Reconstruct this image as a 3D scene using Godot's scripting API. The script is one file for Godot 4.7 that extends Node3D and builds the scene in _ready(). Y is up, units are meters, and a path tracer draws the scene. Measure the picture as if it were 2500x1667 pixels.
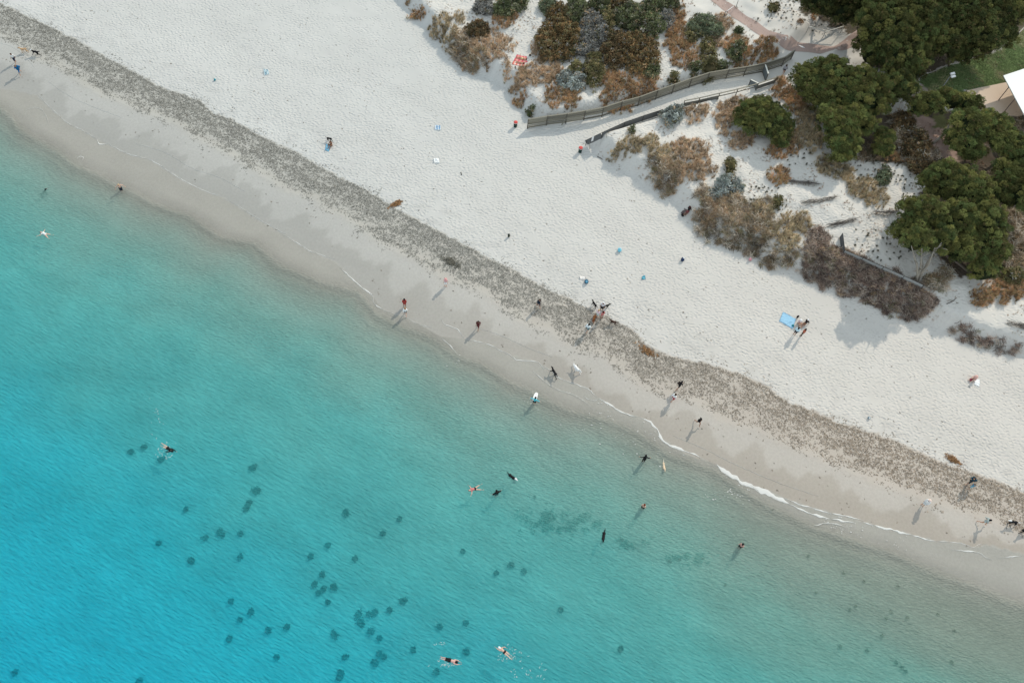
extends Node3D
# A beach from a drone: turquoise shallows, wet sand, a band of seaweed wrack, dry sand with footprints, scrubby dunes behind.
const FOCAL := 1900.0        # focal length of the lens in pixels of a 2500 x 1667 frame
const EYE := Vector3(0, 82, 0)
const SHORE := Vector2(0.93969, 0.34202)   # along the shore, as (x, z)
const INLAND := Vector2(0.34202, -0.93969)
var lens := Basis()
var rng := RandomNumberGenerator.new()
var n1 := FastNoiseLite.new()
var n2 := FastNoiseLite.new()
var n3 := FastNoiseLite.new()
var taken := {}
var tab := {}
var mats := {}
var walkway := PackedVector2Array()
var dune_on := false

# ---------- small helpers ----------
func lin(r: float, g: float, b: float) -> Color:
	return Color(r, g, b).linear_to_srgb()

func mat(key: String, c: Color, rough := 0.85, tinted := false) -> StandardMaterial3D:
	if mats.has(key):
		return mats[key]
	var m := StandardMaterial3D.new()
	m.resource_name = key
	m.albedo_color = c
	m.roughness = rough
	m.metallic_specular = 0.3
	m.vertex_color_use_as_albedo = tinted
	mats[key] = m
	return m

func paint(c: Color) -> StandardMaterial3D:   # a plain matt material of a real-world (linear) colour
	return mat("paint_%s" % c.to_html(false), c.linear_to_srgb(), 0.85)

func put(node: Node3D, called: String, parent: Node = self) -> Node3D:
	var key := [parent.get_instance_id(), called]
	var n: int = taken.get(key, 0)
	taken[key] = n + 1
	node.name = called if n == 0 else "%s_%03d" % [called, n]
	parent.add_child(node, true)
	return node

func tag(o: Node, label: String, category: String, group := "", kind := "") -> void:
	o.set_meta("label", label)
	o.set_meta("category", category)
	if group:
		o.set_meta("group", group)
	if kind:
		o.set_meta("kind", kind)

func obj(called: String, mesh: Mesh, m: Material, parent: Node = self) -> MeshInstance3D:
	var o := MeshInstance3D.new()
	o.mesh = mesh
	o.material_override = m
	put(o, called, parent)
	return o

func base(called: String, at: Vector3, parent: Node = self) -> Node3D:
	var o := Node3D.new()
	o.position = at
	put(o, called, parent)
	return o

func start() -> SurfaceTool:
	var st := SurfaceTool.new()
	st.begin(Mesh.PRIMITIVE_TRIANGLES)
	return st

func done(st: SurfaceTool) -> ArrayMesh:
	st.generate_normals()
	return st.commit()

func quad(st: SurfaceTool, a: Vector3, b: Vector3, c: Vector3, d: Vector3) -> void:   # clockwise from the front
	for v in [a, b, c, a, c, d]:
		st.add_vertex(v)

func box(st: SurfaceTool, t: Transform3D, s: Vector3) -> void:   # a box with chamfered long edges left to its size
	st.set_smooth_group(-1)
	var h := s / 2.0
	var p: Array[Vector3] = []
	for i in 8:
		p.append(t * Vector3(h.x if i & 1 else -h.x, h.y if i & 2 else -h.y, h.z if i & 4 else -h.z))
	for f in [[0, 2, 3, 1], [4, 5, 7, 6], [0, 1, 5, 4], [2, 6, 7, 3], [0, 4, 6, 2], [1, 3, 7, 5]]:
		quad(st, p[f[3]], p[f[2]], p[f[1]], p[f[0]])

func beam(st: SurfaceTool, a: Vector3, b: Vector3, thick: float, tall: float) -> void:
	var z := (b - a).normalized()
	var x := Vector3.UP.cross(z)
	x = x.normalized() if x.length() > 0.01 else Vector3.RIGHT
	box(st, Transform3D(Basis(x, z.cross(x), z), (a + b) / 2.0), Vector3(thick, tall, a.distance_to(b)))

func tube(st: SurfaceTool, pts: Array, radii: Array, sides := 6) -> void:
	st.set_smooth_group(0)
	var rings := []
	for i in pts.size():
		var d: Vector3 = (pts[mini(i + 1, pts.size() - 1)] - pts[maxi(i - 1, 0)])
		d = d.normalized() if d.length() > 1e-5 else Vector3.UP
		var x := d.cross(Vector3(0.31, 0.12, 0.94) if absf(d.y) > 0.7 else Vector3.UP).normalized()
		var y := d.cross(x)
		var ring := []
		for k in sides:
			var a := TAU * k / sides
			ring.append(pts[i] + (x * cos(a) + y * sin(a)) * radii[i])
		rings.append(ring)
	for i in pts.size() - 1:
		for k in sides:
			var k2 := (k + 1) % sides
			quad(st, rings[i][k], rings[i + 1][k], rings[i + 1][k2], rings[i][k2])
	for e in [0, pts.size() - 1]:
		for k in range(1, sides - 1):
			if e == 0:
				for v in [rings[e][0], rings[e][k], rings[e][k + 1]]:
					st.add_vertex(v)
			else:
				for v in [rings[e][0], rings[e][k + 1], rings[e][k]]:
					st.add_vertex(v)

func blob(st: SurfaceTool, c: Vector3, r: Vector3, rough := 0.0, rows := 6, cols := 9) -> void:
	st.set_smooth_group(0)
	var at := func(i: int, k: int) -> Vector3:
		var th := PI * i / rows
		var ph := TAU * (k % cols) / cols
		var d := Vector3(sin(th) * cos(ph), cos(th), sin(th) * sin(ph))
		return c + d * r * (1.0 + rough * n3.get_noise_3dv((c + d * r) * 9.0))
	for i in rows:
		for k in cols:
			quad(st, at.call(i, k), at.call(i, k + 1), at.call(i + 1, k + 1), at.call(i + 1, k))

# ---------- the lie of the land ----------
func uv_of(x: float, z: float) -> Vector2:
	return Vector2(x * SHORE.x + z * SHORE.y, x * INLAND.x + z * INLAND.y)

func xz_of(u: float, v: float) -> Vector2:
	return SHORE * u + INLAND * v

func look(name_: String, u: float) -> float:
	var t: PackedFloat32Array = tab[name_]
	var f := clampf((u + 200.0) * 2.0, 0.0, 798.99)
	var i := int(f)
	return lerpf(t[i], t[i + 1], f - i)

func line_of(name_: String, px: Array, wobble := 0.0) -> void:   # a line along the shore, kept as distance inland at every half metre
	var pts := []
	for p in px:
		var g := spot(p[0], p[1])
		pts.append(uv_of(g.x, g.z))
	pts.sort_custom(func(a, b): return a.x < b.x)
	var t := PackedFloat32Array()
	t.resize(801)
	var k := 0
	for i in 801:
		var u := -200.0 + i * 0.5
		while k < pts.size() - 2 and pts[k + 1].x < u:
			k += 1
		var a: Vector2 = pts[k]
		var b: Vector2 = pts[k + 1]
		var f := clampf((u - a.x) / maxf(b.x - a.x, 0.01), 0.0, 1.0)
		t[i] = lerpf(a.y, b.y, f) + wobble * n1.get_noise_2d(u * 14.0, 31.0)
	tab[name_] = t

func land(x: float, z: float) -> float:
	if not tab.has("swash"):
		return 0.0
	var u := x * SHORE.x + z * SHORE.y
	var v := x * INLAND.x + z * INLAND.y
	var r := v - look("swash", u)
	var h := 0.0
	if r < 0.0:
		var d := -r
		if d < 3.0:
			h = -0.03 * d
		elif d < 15.0:
			h = -0.09 - 0.085 * (d - 3.0)
		elif d < 45.0:
			h = -1.11 - 0.036 * (d - 15.0)
		else:
			h = -2.19 - 0.02 * (d - 45.0)
		return maxf(h, -6.0) + 0.05 * smoothstep(4.0, 12.0, d) * n1.get_noise_2d(x * 3.0, z * 3.0)
	h = 0.045 * r if r < 14.0 else 0.63 + 0.028 * (r - 14.0)
	h = minf(h, 2.2)
	if r > 6.0:
		h += 0.05 * smoothstep(6.0, 14.0, r) * n1.get_noise_2d(x * 4.0, z * 4.0)
	if dune_on:
		var e := v - look("dune", u)
		if e > 0.0:
			var up := 1.75 * smoothstep(0.0, 2.4, e) + 0.03 * minf(e, 40.0)
			up += smoothstep(1.0, 6.0, e) * (0.55 * n1.get_noise_2d(x * 1.6 + 50.0, z * 1.6) + 0.16 * n1.get_noise_2d(x * 7.0, z * 7.0))
			var w := 1.0
			for i in walkway.size() - 1:
				var q := Geometry2D.get_closest_point_to_segment(Vector2(x, z), walkway[i], walkway[i + 1])
				w = minf(w, smoothstep(1.6, 3.4, q.distance_to(Vector2(x, z))))
			if w < 1.0:
				up = lerpf(0.045 * e, up, w)
			h += up
	return h

func ray(px: float, py: float) -> Vector3:
	return lens * Vector3((px - 1250.0) / FOCAL, -(py - 833.5) / FOCAL, -1.0)

func level(px: float, py: float, y: float) -> Vector3:   # where the line of sight meets a level plane
	var d := ray(px, py)
	return EYE + d * ((y - EYE.y) / d.y)

func spot(px: float, py: float, lift := 0.0) -> Vector3:   # where it meets the land
	var p := level(px, py, lift)
	for i in 7:
		p = level(px, py, land(p.x, p.z) + lift)
	return p - Vector3(0, lift, 0)

func on(x: float, z: float, lift := 0.0) -> Vector3:
	return Vector3(x, land(x, z) + lift, z)

# ---------- scattered copies ----------
func strew(called: String, mesh: Mesh, m: Material, buf: PackedFloat32Array, parent: Node) -> MultiMeshInstance3D:
	var mm := MultiMesh.new()
	mm.transform_format = MultiMesh.TRANSFORM_3D
	mm.use_colors = true
	mm.mesh = mesh
	mm.instance_count = buf.size() / 16
	mm.buffer = buf
	var o := MultiMeshInstance3D.new()
	o.multimesh = mm
	o.material_override = m
	put(o, called, parent)
	return o

func drop(buf: PackedFloat32Array, b: Basis, p: Vector3, c: Color) -> void:
	buf.append_array([b.x.x, b.y.x, b.z.x, p.x, b.x.y, b.y.y, b.z.y, p.y, b.x.z, b.y.z, b.z.z, p.z, c.r, c.g, c.b, 1.0])

func spin(tilt := 0.5) -> Basis:
	return Basis(Vector3.UP, rng.randf() * TAU) * Basis(Vector3.RIGHT, rng.randfn(0.0, tilt))

var M := {}
func make_bits() -> void:
	var st := start()   # a spray of leaves
	st.set_smooth_group(-1)
	for i in 11:
		var d := Vector3(rng.randfn(), rng.randfn() * 0.6 + 0.5, rng.randfn()).normalized()
		var c := d * rng.randf_range(0.02, 0.15)
		var x := d.cross(Vector3(rng.randfn(), rng.randfn(), rng.randfn())).normalized()
		var l := rng.randf_range(0.07, 0.13)
		var w := rng.randf_range(0.03, 0.05)
		quad(st, c - d * l * 0.4, c + x * w, c + d * l, c - x * w)
	M.leaf = done(st)
	st = start()   # a tuft of dry blades
	st.set_smooth_group(-1)
	for i in 13:
		var a := rng.randf() * TAU
		var out := Vector3(cos(a), 0, sin(a))
		var lean := rng.randf_range(0.15, 0.8)
		var l := rng.randf_range(0.25, 0.6)
		var p0 := out * 0.05
		var p1 := out * (0.05 + lean * l * 0.4) + Vector3.UP * l * 0.6
		var p2 := out * (0.05 + lean * l) + Vector3.UP * l * (1.0 - 0.45 * lean)
		var s := out.cross(Vector3.UP) * 0.016
		quad(st, p0 - s, p1 - s * 0.8, p1 + s * 0.8, p0 + s)
		for v in [p1 - s * 0.8, p2, p1 + s * 0.8]:
			st.add_vertex(v)
	M.tuft = done(st)
	st = start()   # a tangle of sticks
	for i in 9:
		var d := Vector3(rng.randfn(), rng.randfn() * 0.5 + 0.15, rng.randfn()).normalized()
		var c := Vector3(rng.randfn() * 0.14, rng.randf_range(0.0, 0.15), rng.randfn() * 0.14)
		var l := rng.randf_range(0.15, 0.42)
		var bend := Vector3(rng.randfn(), rng.randfn(), rng.randfn()) * 0.06
		tube(st, [c - d * l, c + bend, c + d * l], [0.014, 0.012, 0.005], 3)
	M.twig = done(st)
	st = start()   # a curled scrap of seaweed
	st.set_smooth_group(-1)
	for i in 3:
		var a := rng.randf() * TAU
		var d := Vector3(cos(a), 0, sin(a))
		var s := Vector3(-d.z, 0, d.x) * rng.randf_range(0.018, 0.034)
		var c := Vector3(rng.randfn() * 0.06, 0.006 + 0.008 * i, rng.randfn() * 0.06)
		var l := rng.randf_range(0.07, 0.16)
		quad(st, c - d * l - s, c + Vector3.UP * 0.035 - s, c + Vector3.UP * 0.03 + s, c - d * l + s)
		quad(st, c + Vector3.UP * 0.035 - s, c + d * l - s * 0.4, c + d * l + s * 0.4, c + Vector3.UP * 0.03 + s)
	M.scrap = done(st)
	var tint := mat("foliage", Color.WHITE, 0.8, true)
	tint.backlight_enabled = true
	tint.backlight = Color(0.25, 0.25, 0.25)
	mat("dry_stalks", Color.WHITE, 0.9, true)

# what each kind of growth is made of: bits, number per square metre, size, colours, how domed, dark core colour for inner shade
var KIND := {
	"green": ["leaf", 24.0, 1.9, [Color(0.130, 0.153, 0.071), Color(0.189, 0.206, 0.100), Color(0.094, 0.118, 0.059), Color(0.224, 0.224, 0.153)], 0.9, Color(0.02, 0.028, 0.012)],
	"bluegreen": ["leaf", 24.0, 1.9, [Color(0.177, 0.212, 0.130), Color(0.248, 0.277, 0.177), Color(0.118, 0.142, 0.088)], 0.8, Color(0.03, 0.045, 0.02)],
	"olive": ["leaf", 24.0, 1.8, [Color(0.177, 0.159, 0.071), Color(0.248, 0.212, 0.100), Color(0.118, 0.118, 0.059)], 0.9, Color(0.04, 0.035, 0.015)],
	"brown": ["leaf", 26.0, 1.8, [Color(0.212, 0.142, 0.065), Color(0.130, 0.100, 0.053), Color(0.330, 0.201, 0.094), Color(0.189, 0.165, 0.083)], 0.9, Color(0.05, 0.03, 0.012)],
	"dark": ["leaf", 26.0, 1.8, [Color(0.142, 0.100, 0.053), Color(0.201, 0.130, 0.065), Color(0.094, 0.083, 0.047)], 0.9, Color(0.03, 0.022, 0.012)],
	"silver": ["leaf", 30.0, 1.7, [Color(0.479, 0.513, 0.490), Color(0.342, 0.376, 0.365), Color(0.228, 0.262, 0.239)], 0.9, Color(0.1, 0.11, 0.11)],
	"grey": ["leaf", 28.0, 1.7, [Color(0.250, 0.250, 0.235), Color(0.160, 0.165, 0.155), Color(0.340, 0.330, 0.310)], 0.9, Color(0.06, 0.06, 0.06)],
	"tan": ["tuft", 34.0, 0.9, [Color(0.570, 0.410, 0.274), Color(0.456, 0.308, 0.194), Color(0.638, 0.502, 0.365)], 0.25, null],
	"rust": ["tuft", 36.0, 0.9, [Color(0.490, 0.285, 0.148), Color(0.376, 0.228, 0.125), Color(0.570, 0.365, 0.217), Color(0.319, 0.251, 0.137)], 0.25, null],
	"straw": ["tuft", 30.0, 0.95, [Color(0.593, 0.479, 0.319), Color(0.456, 0.353, 0.228), Color(0.342, 0.296, 0.194)], 0.3, null],
	"twig": ["twig", 12.0, 1.5, [Color(0.450, 0.370, 0.290), Color(0.220, 0.170, 0.120), Color(0.700, 0.620, 0.520), Color(0.400, 0.280, 0.170), Color(0.270, 0.230, 0.140)], 0.3, null],
	"brush": ["twig", 20.0, 1.3, [Color(0.250, 0.185, 0.155), Color(0.120, 0.090, 0.080), Color(0.540, 0.450, 0.380), Color(0.320, 0.230, 0.185)], 0.5, null],
}

func growth(called: String, label: String, category: String, group: String, kind: String, blobs: Array, share := 1.0) -> Node3D:
	var k: Array = KIND[kind]
	var b0: Array = blobs[0]
	var foot := spot(b0[0], b0[1])
	var root := base(called, foot)
	tag(root, label, category, group)
	var buf := PackedFloat32Array()
	var core := start()
	var cored := false
	for b in blobs:
		var h: float = b[4]
		var c := level(b[0], b[1], 0.0)
		for i in 6:
			c = level(b[0], b[1], land(c.x, c.z) + 0.4 * h)
		var ax := (level(b[0] + b[2], b[1], c.y) - c) * 1.12
		var az := (level(b[0], b[1] + b[3], c.y) - c) * (1.12 if h < 0.7 else 1.02)
		var area := PI * ax.length() * az.length()
		var count := int(area * k[1] * share * (1.0 + 0.25 * h))
		for i in count:
			var ph := rng.randf() * TAU
			var ro := sqrt(rng.randf())
			var edge := 0.86 + 0.3 * n2.get_noise_2d(c.x * 3.0 + cos(ph) * 40.0, c.z * 3.0 + sin(ph) * 40.0)
			ro *= edge * 1.12
			var p := c + ax * cos(ph) * ro + az * sin(ph) * ro
			var clump := n3.get_noise_2d(p.x * 9.0, p.z * 9.0)
			if k[0] != "leaf" and clump < -0.02 - 0.45 * (1.0 - ro):
				continue
			var dome := sqrt(maxf(0.0, 1.0 - ro * ro * 0.9))
			var y := h * (lerpf(0.25, 1.0, dome) if k[4] > 0.6 else 0.55 * dome * rng.randf())
			if k[0] == "leaf":
				y = y * (0.78 + 0.8 * clump) * (1.0 if rng.randf() < 0.8 else rng.randf())
			p.y = land(p.x, p.z) + maxf(y, 0.02)
			var cols: Array = k[3]
			var col: Color = cols[rng.randi() % cols.size()]
			if rng.randf() < 0.16:
				col = [Color(0.46, 0.33, 0.2), Color(0.2, 0.19, 0.1), Color(0.34, 0.32, 0.29), Color(0.13, 0.1, 0.06)][rng.randi() % 4]
			col = col * (rng.randf_range(0.65, 1.35) + 0.5 * n2.get_noise_2d(p.x * 5.0, p.z * 5.0))
			var s: float = k[2] * rng.randf_range(0.7, 1.25)
			drop(buf, spin(0.5 if k[0] == "leaf" else 0.22).scaled(Vector3.ONE * s), p - foot, col)
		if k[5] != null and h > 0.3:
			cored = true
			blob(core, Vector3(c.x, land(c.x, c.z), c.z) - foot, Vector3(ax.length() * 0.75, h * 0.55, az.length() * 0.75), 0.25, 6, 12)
	var m: Material = mats.foliage if k[0] == "leaf" else mats.dry_stalks
	var f := strew("foliage" if k[0] == "leaf" else "blades" if k[0] == "tuft" else "twigs", M[k[0]], m, buf, root)
	f.set_meta("kind", "stuff")
	if cored:
		obj("shade_core", done(core), paint(k[5]), root)  # solid dark lump, not branches: shade between the leaves put into its colour
	return root

func tree(called: String, label: String, lobes: Array, trunks: Array, dark: float, group := "dense dark green coastal trees") -> Node3D:
	var foot: Vector3 = trunks[0][0]
	var root := base(called, foot)
	tag(root, label, "tree", group)
	var buf := PackedFloat32Array()
	var core := start()
	var mids := []
	for b in lobes:   # px, py, rx, ry, height of the crown's middle over the land, half thickness
		var c := level(b[0], b[1], 0.0)
		for i in 6:
			c = level(b[0], b[1], land(c.x, c.z) + b[4])
		var rx := (level(b[0] + b[2], b[1], c.y) - c).length()
		var rz := (level(b[0], b[1] + b[3], c.y) - c).length() * 0.86
		var r := Vector3(rx, b[5], rz)
		mids.append(c)
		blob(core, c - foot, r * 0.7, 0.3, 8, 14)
		var count := int(2.6 * PI * rx * rz / 0.36)
		for i in count:
			var d := Vector3(rng.randfn(), rng.randfn() + 0.35, rng.randfn()).normalized()
			if d.y < -0.45:
				continue
			var q := c + d * r * rng.randf_range(0.72, 1.04) * (1.0 + 0.3 * n2.get_noise_3dv(d * 60.0 + c * 7.0))
			var lr := rng.randf_range(0.28, 0.58)
			var hue := rng.randf()
			var lum := rng.randf_range(0.45, 1.7)
			for j in int(88.0 * lr):
				var e := Vector3(rng.randfn(), rng.randfn() * 0.8 + 0.55, rng.randfn()).normalized()
				var p := q + e * lr * rng.randf_range(0.75, 1.05)
				var col := Color(0.062, 0.088, 0.03).lerp(Color(0.14, 0.135, 0.042), hue) * (1.42 * dark * lum * rng.randf_range(0.8, 1.2))
				if rng.randf() < 0.03:
					col = Color(0.2, 0.14, 0.07)
				drop(buf, spin(0.7).scaled(Vector3.ONE * rng.randf_range(0.65, 1.2)), p - foot, col)
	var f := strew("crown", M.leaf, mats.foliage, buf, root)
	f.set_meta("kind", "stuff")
	obj("crown_shade_core", done(core), paint(Color(0.014, 0.022, 0.008)), root)  # dark core inside the leaves: shade in the gaps put into its colour
	var k := 0
	for t in trunks:
		var st := start()
		var a: Vector3 = t[0] - foot
		var to: Vector3 = (t[1] if t.size() > 1 else mids[k % mids.size()]) - foot
		var mid := a.lerp(to, 0.5) + Vector3(rng.randfn() * 0.25, 0.1, rng.randfn() * 0.25)
		tube(st, [a - Vector3(0, 0.25, 0), a.lerp(mid, 0.5) + Vector3(0.06, 0, 0.05), mid, to], [0.2, 0.15, 0.12, 0.05], 7)
		for j in 4:
			var s := a.lerp(mid, 0.6).lerp(to, rng.randf())
			var e := s + Vector3(rng.randfn() * 0.9, rng.randf_range(0.4, 1.3), rng.randfn() * 0.9)
			tube(st, [s, s.lerp(e, 0.5) + Vector3(0.08, 0.05, 0), e], [0.07, 0.05, 0.02], 5)
		obj("trunk", done(st), paint(Color(0.3, 0.27, 0.23) if t.size() > 1 else Color(0.16, 0.13, 0.11)), root)
		k += 1
	return root

# ---------- bodies: a distance field round a skeleton, meshed as surface nets ----------
# bone: [from, to, radius at from, radius at to, region, region past a share of the length, that share]
func flesh(bones: Array, cell: float, k: float) -> Dictionary:
	var lo := Vector3.INF
	var hi := -Vector3.INF
	for b in bones:
		for e in 2:
			var r = Vector3.ONE * (b[2 + e] + 0.09)
			lo = lo.min(b[e] - r)
			hi = hi.max(b[e] + r)
	var n := Vector3i(((hi - lo) / cell).ceil()) + Vector3i.ONE
	var total := n.x * n.y * n.z
	var f := PackedFloat32Array()
	f.resize(total)
	f.fill(1.0)
	var near := PackedFloat32Array()
	near.resize(total)
	near.fill(1.0)
	var reg := PackedByteArray()
	reg.resize(total)
	for b in bones:
		var r := Vector3.ONE * (maxf(b[2], b[3]) + 0.075)
		var a := Vector3i(((b[0].min(b[1]) - r - lo) / cell).floor()).max(Vector3i.ZERO)
		var z := Vector3i(((b[0].max(b[1]) + r - lo) / cell).ceil()).min(n - Vector3i.ONE)
		var ax: Vector3 = b[1] - b[0]
		var ll := maxf(ax.length_squared(), 1e-6)
		for iz in range(a.z, z.z + 1):
			for iy in range(a.y, z.y + 1):
				for ix in range(a.x, z.x + 1):
					var p := lo + Vector3(ix, iy, iz) * cell
					var t := clampf((p - b[0]).dot(ax) / ll, 0.0, 1.0)
					var d: float = p.distance_to(b[0] + ax * t) - lerpf(b[2], b[3], t)
					var i := (iz * n.y + iy) * n.x + ix
					if d < near[i]:
						near[i] = d
						reg[i] = b[5] if b.size() > 5 and t > b[6] else b[4]
					var h := maxf(k - absf(f[i] - d), 0.0) / k
					f[i] = minf(f[i], d) - h * h * k * 0.25
	var id := PackedInt32Array()
	id.resize(total)
	id.fill(-1)
	var vs := PackedVector3Array()
	var rs := PackedByteArray()
	var step := [0, 1, n.x, n.x + 1, n.x * n.y, n.x * n.y + 1, n.x * n.y + n.x, n.x * n.y + n.x + 1]
	var off := [Vector3(0, 0, 0), Vector3(1, 0, 0), Vector3(0, 1, 0), Vector3(1, 1, 0), Vector3(0, 0, 1), Vector3(1, 0, 1), Vector3(0, 1, 1), Vector3(1, 1, 1)]
	var edges := [[0, 1], [2, 3], [4, 5], [6, 7], [0, 2], [1, 3], [4, 6], [5, 7], [0, 4], [1, 5], [2, 6], [3, 7]]
	for iz in n.z - 1:
		for iy in n.y - 1:
			for ix in n.x - 1:
				var i := (iz * n.y + iy) * n.x + ix
				if f[i] > 0.3:
					continue
				var m := 0
				for c in 8:
					if f[i + step[c]] < 0.0:
						m |= 1 << c
				if m == 0 or m == 255:
					continue
				var s := Vector3.ZERO
				var q := 0
				for e in edges:
					var fa := f[i + step[e[0]]]
					var fb := f[i + step[e[1]]]
					if (fa < 0.0) != (fb < 0.0):
						s += off[e[0]].lerp(off[e[1]], fa / (fa - fb))
						q += 1
				id[i] = vs.size()
				vs.append(lo + (Vector3(ix, iy, iz) + s / q) * cell)
				rs.append(reg[i])
	var tris := PackedInt32Array()
	var axis := [1, n.x, n.x * n.y]
	for iz in range(1, n.z - 1):
		for iy in range(1, n.y - 1):
			for ix in range(1, n.x - 1):
				var i := (iz * n.y + iy) * n.x + ix
				for d in 3:
					var ins := f[i] < 0.0
					if ins == (f[i + axis[d]] < 0.0):
						continue
					var e1: int = axis[(d + 1) % 3]
					var e2: int = axis[(d + 2) % 3]
					var a := id[i - e1 - e2]
					var b := id[i - e2]
					var c := id[i]
					var g := id[i - e1]
					if a < 0 or b < 0 or c < 0 or g < 0:
						continue
					if ins:
						tris.append_array([a, c, b, a, g, c])
					else:
						tris.append_array([a, b, c, a, c, g])
	var ns := PackedVector3Array()
	ns.resize(vs.size())
	for i in range(0, tris.size(), 3):
		var w := (vs[tris[i + 2]] - vs[tris[i]]).cross(vs[tris[i + 1]] - vs[tris[i]])
		for j in 3:
			ns[tris[i + j]] += w
	for i in ns.size():
		ns[i] = ns[i].normalized()
	return {"v": vs, "n": ns, "t": tris, "r": rs}

func skin_mesh(d: Dictionary, extra = null) -> ArrayMesh:
	var st := start()
	if extra != null:
		extra.call(st)
	var more := done(st) if extra != null else null
	var a := []
	a.resize(Mesh.ARRAY_MAX)
	var v: PackedVector3Array = d.v.duplicate()
	var n: PackedVector3Array = d.n.duplicate()
	var t: PackedInt32Array = d.t.duplicate()
	if more:
		var s := more.surface_get_arrays(0)
		var from := v.size()
		v.append_array(s[Mesh.ARRAY_VERTEX])
		n.append_array(s[Mesh.ARRAY_NORMAL])
		var idx: PackedInt32Array = s[Mesh.ARRAY_INDEX] if s[Mesh.ARRAY_INDEX] != null else PackedInt32Array(range(s[Mesh.ARRAY_VERTEX].size()))
		for i in idx:
			t.append(i + from)
	a[Mesh.ARRAY_VERTEX] = v
	a[Mesh.ARRAY_NORMAL] = n
	a[Mesh.ARRAY_INDEX] = t
	var m := ArrayMesh.new()
	m.add_surface_from_arrays(Mesh.PRIMITIVE_TRIANGLES, a)
	return m

func wear(d: Dictionary, regions: Array, thick: float) -> ArrayMesh:   # the cloth or hair over those regions
	var v := PackedVector3Array()
	var n := PackedVector3Array()
	var t := PackedInt32Array()
	var at := {}
	var tr: PackedInt32Array = d.t
	for i in range(0, tr.size(), 3):
		var inside := 0
		for j in 3:
			if d.r[tr[i + j]] in regions:
				inside += 1
		if inside < 2:
			continue
		for j in 3:
			var w := tr[i + j]
			if not at.has(w):
				at[w] = v.size()
				v.append(d.v[w] + d.n[w] * thick)
				n.append(d.n[w])
			t.append(at[w])
	if t.is_empty():
		return null
	var a := []
	a.resize(Mesh.ARRAY_MAX)
	a[Mesh.ARRAY_VERTEX] = v
	a[Mesh.ARRAY_NORMAL] = n
	a[Mesh.ARRAY_INDEX] = t
	var m := ArrayMesh.new()
	m.add_surface_from_arrays(Mesh.PRIMITIVE_TRIANGLES, a)
	return m

var poses := {}
var cloth := {}
# regions of a person: 0 bare skin, 1 hair, 2 torso, 3 upper sleeve, 4 forearm, 5 hips, 6 thigh, 7 lower leg, 8 foot
func pose(called: String, j: Dictionary) -> void:
	var b := []
	b.append([j.pelvis, j.chest, 0.125, 0.14, 5, 2, 0.3])
	b.append([j.chest, j.neck, 0.13, 0.06, 2, 0, 0.75])
	b.append([j.neck, j.head, 0.055, 0.06, 0])
	var up: Vector3 = (j.head - j.neck).normalized()
	var fore: Vector3 = j.face
	b.append([j.head - up * 0.02 + fore * 0.02, j.head + up * 0.03 + fore * 0.01, 0.085, 0.09, 0])
	b.append([j.head + up * 0.05 - fore * 0.03, j.head - up * 0.05 - fore * 0.05, 0.1, 0.085, 1])
	b.append([j.sl, j.sr, 0.07, 0.07, 2])
	b.append([j.hl, j.hr, 0.105, 0.105, 5])
	for s in ["l", "r"]:
		b.append([j["s" + s], j["e" + s], 0.058, 0.043, 3])
		b.append([j["e" + s], j["w" + s], 0.042, 0.028, 4])
		b.append([j["h" + s], j["k" + s], 0.092, 0.06, 6])
		b.append([j["k" + s], j["a" + s], 0.06, 0.036, 7])
		b.append([j["a" + s], j["t" + s], 0.042, 0.034, 8])
	var d := flesh(b, 0.03, 0.05)
	poses[called] = {"d": d, "head": j.head, "up": up, "mesh": skin_mesh(d, func(st):
		for s in ["l", "r"]:   # hands: a palm, four fingers and a thumb, slightly curled
			var w: Vector3 = j["w" + s]
			var f: Vector3 = (w - j["e" + s]).normalized()
			var side := f.cross(Vector3(0.2, 0.9, 0.4)).normalized()
			var curl := side.cross(f)
			tube(st, [w - f * 0.01, w + f * 0.04, w + f * 0.09], [0.028, 0.036, 0.034], 6)
			for q in 4:
				var r0: Vector3 = w + f * 0.085 + side * (q - 1.5) * 0.019
				var l: float = [0.07, 0.08, 0.075, 0.06][q]
				tube(st, [r0, r0 + f * l * 0.5 + curl * 0.008, r0 + f * l * 0.85 + curl * 0.03], [0.0095, 0.009, 0.007], 5)
			var th: Vector3 = w + f * 0.035 - side * 0.03
			tube(st, [th, th - side * 0.025 + f * 0.025, th - side * 0.03 + f * 0.055 + curl * 0.01], [0.011, 0.01, 0.008], 5)
		var ear: Vector3 = up.cross(fore).normalized()
		var hc: Vector3 = j.head
		tube(st, [hc + fore * 0.09 + up * 0.02, hc + fore * 0.118 - up * 0.012], [0.01, 0.017], 5)
		tube(st, [hc + fore * 0.085 - up * 0.05 - ear * 0.025, hc + fore * 0.098 - up * 0.05, hc + fore * 0.085 - up * 0.05 + ear * 0.025], [0.006, 0.009, 0.006], 5)
		for s in [-1.0, 1.0]:
			tube(st, [hc + ear * s * 0.085 + up * 0.03, hc + ear * s * 0.1, hc + ear * s * 0.088 - up * 0.03], [0.01, 0.02, 0.008], 5)
			blob(st, hc + fore * 0.088 + ear * s * 0.034 + up * 0.022, Vector3.ONE * 0.013, 0.0, 4, 6))}

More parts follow.
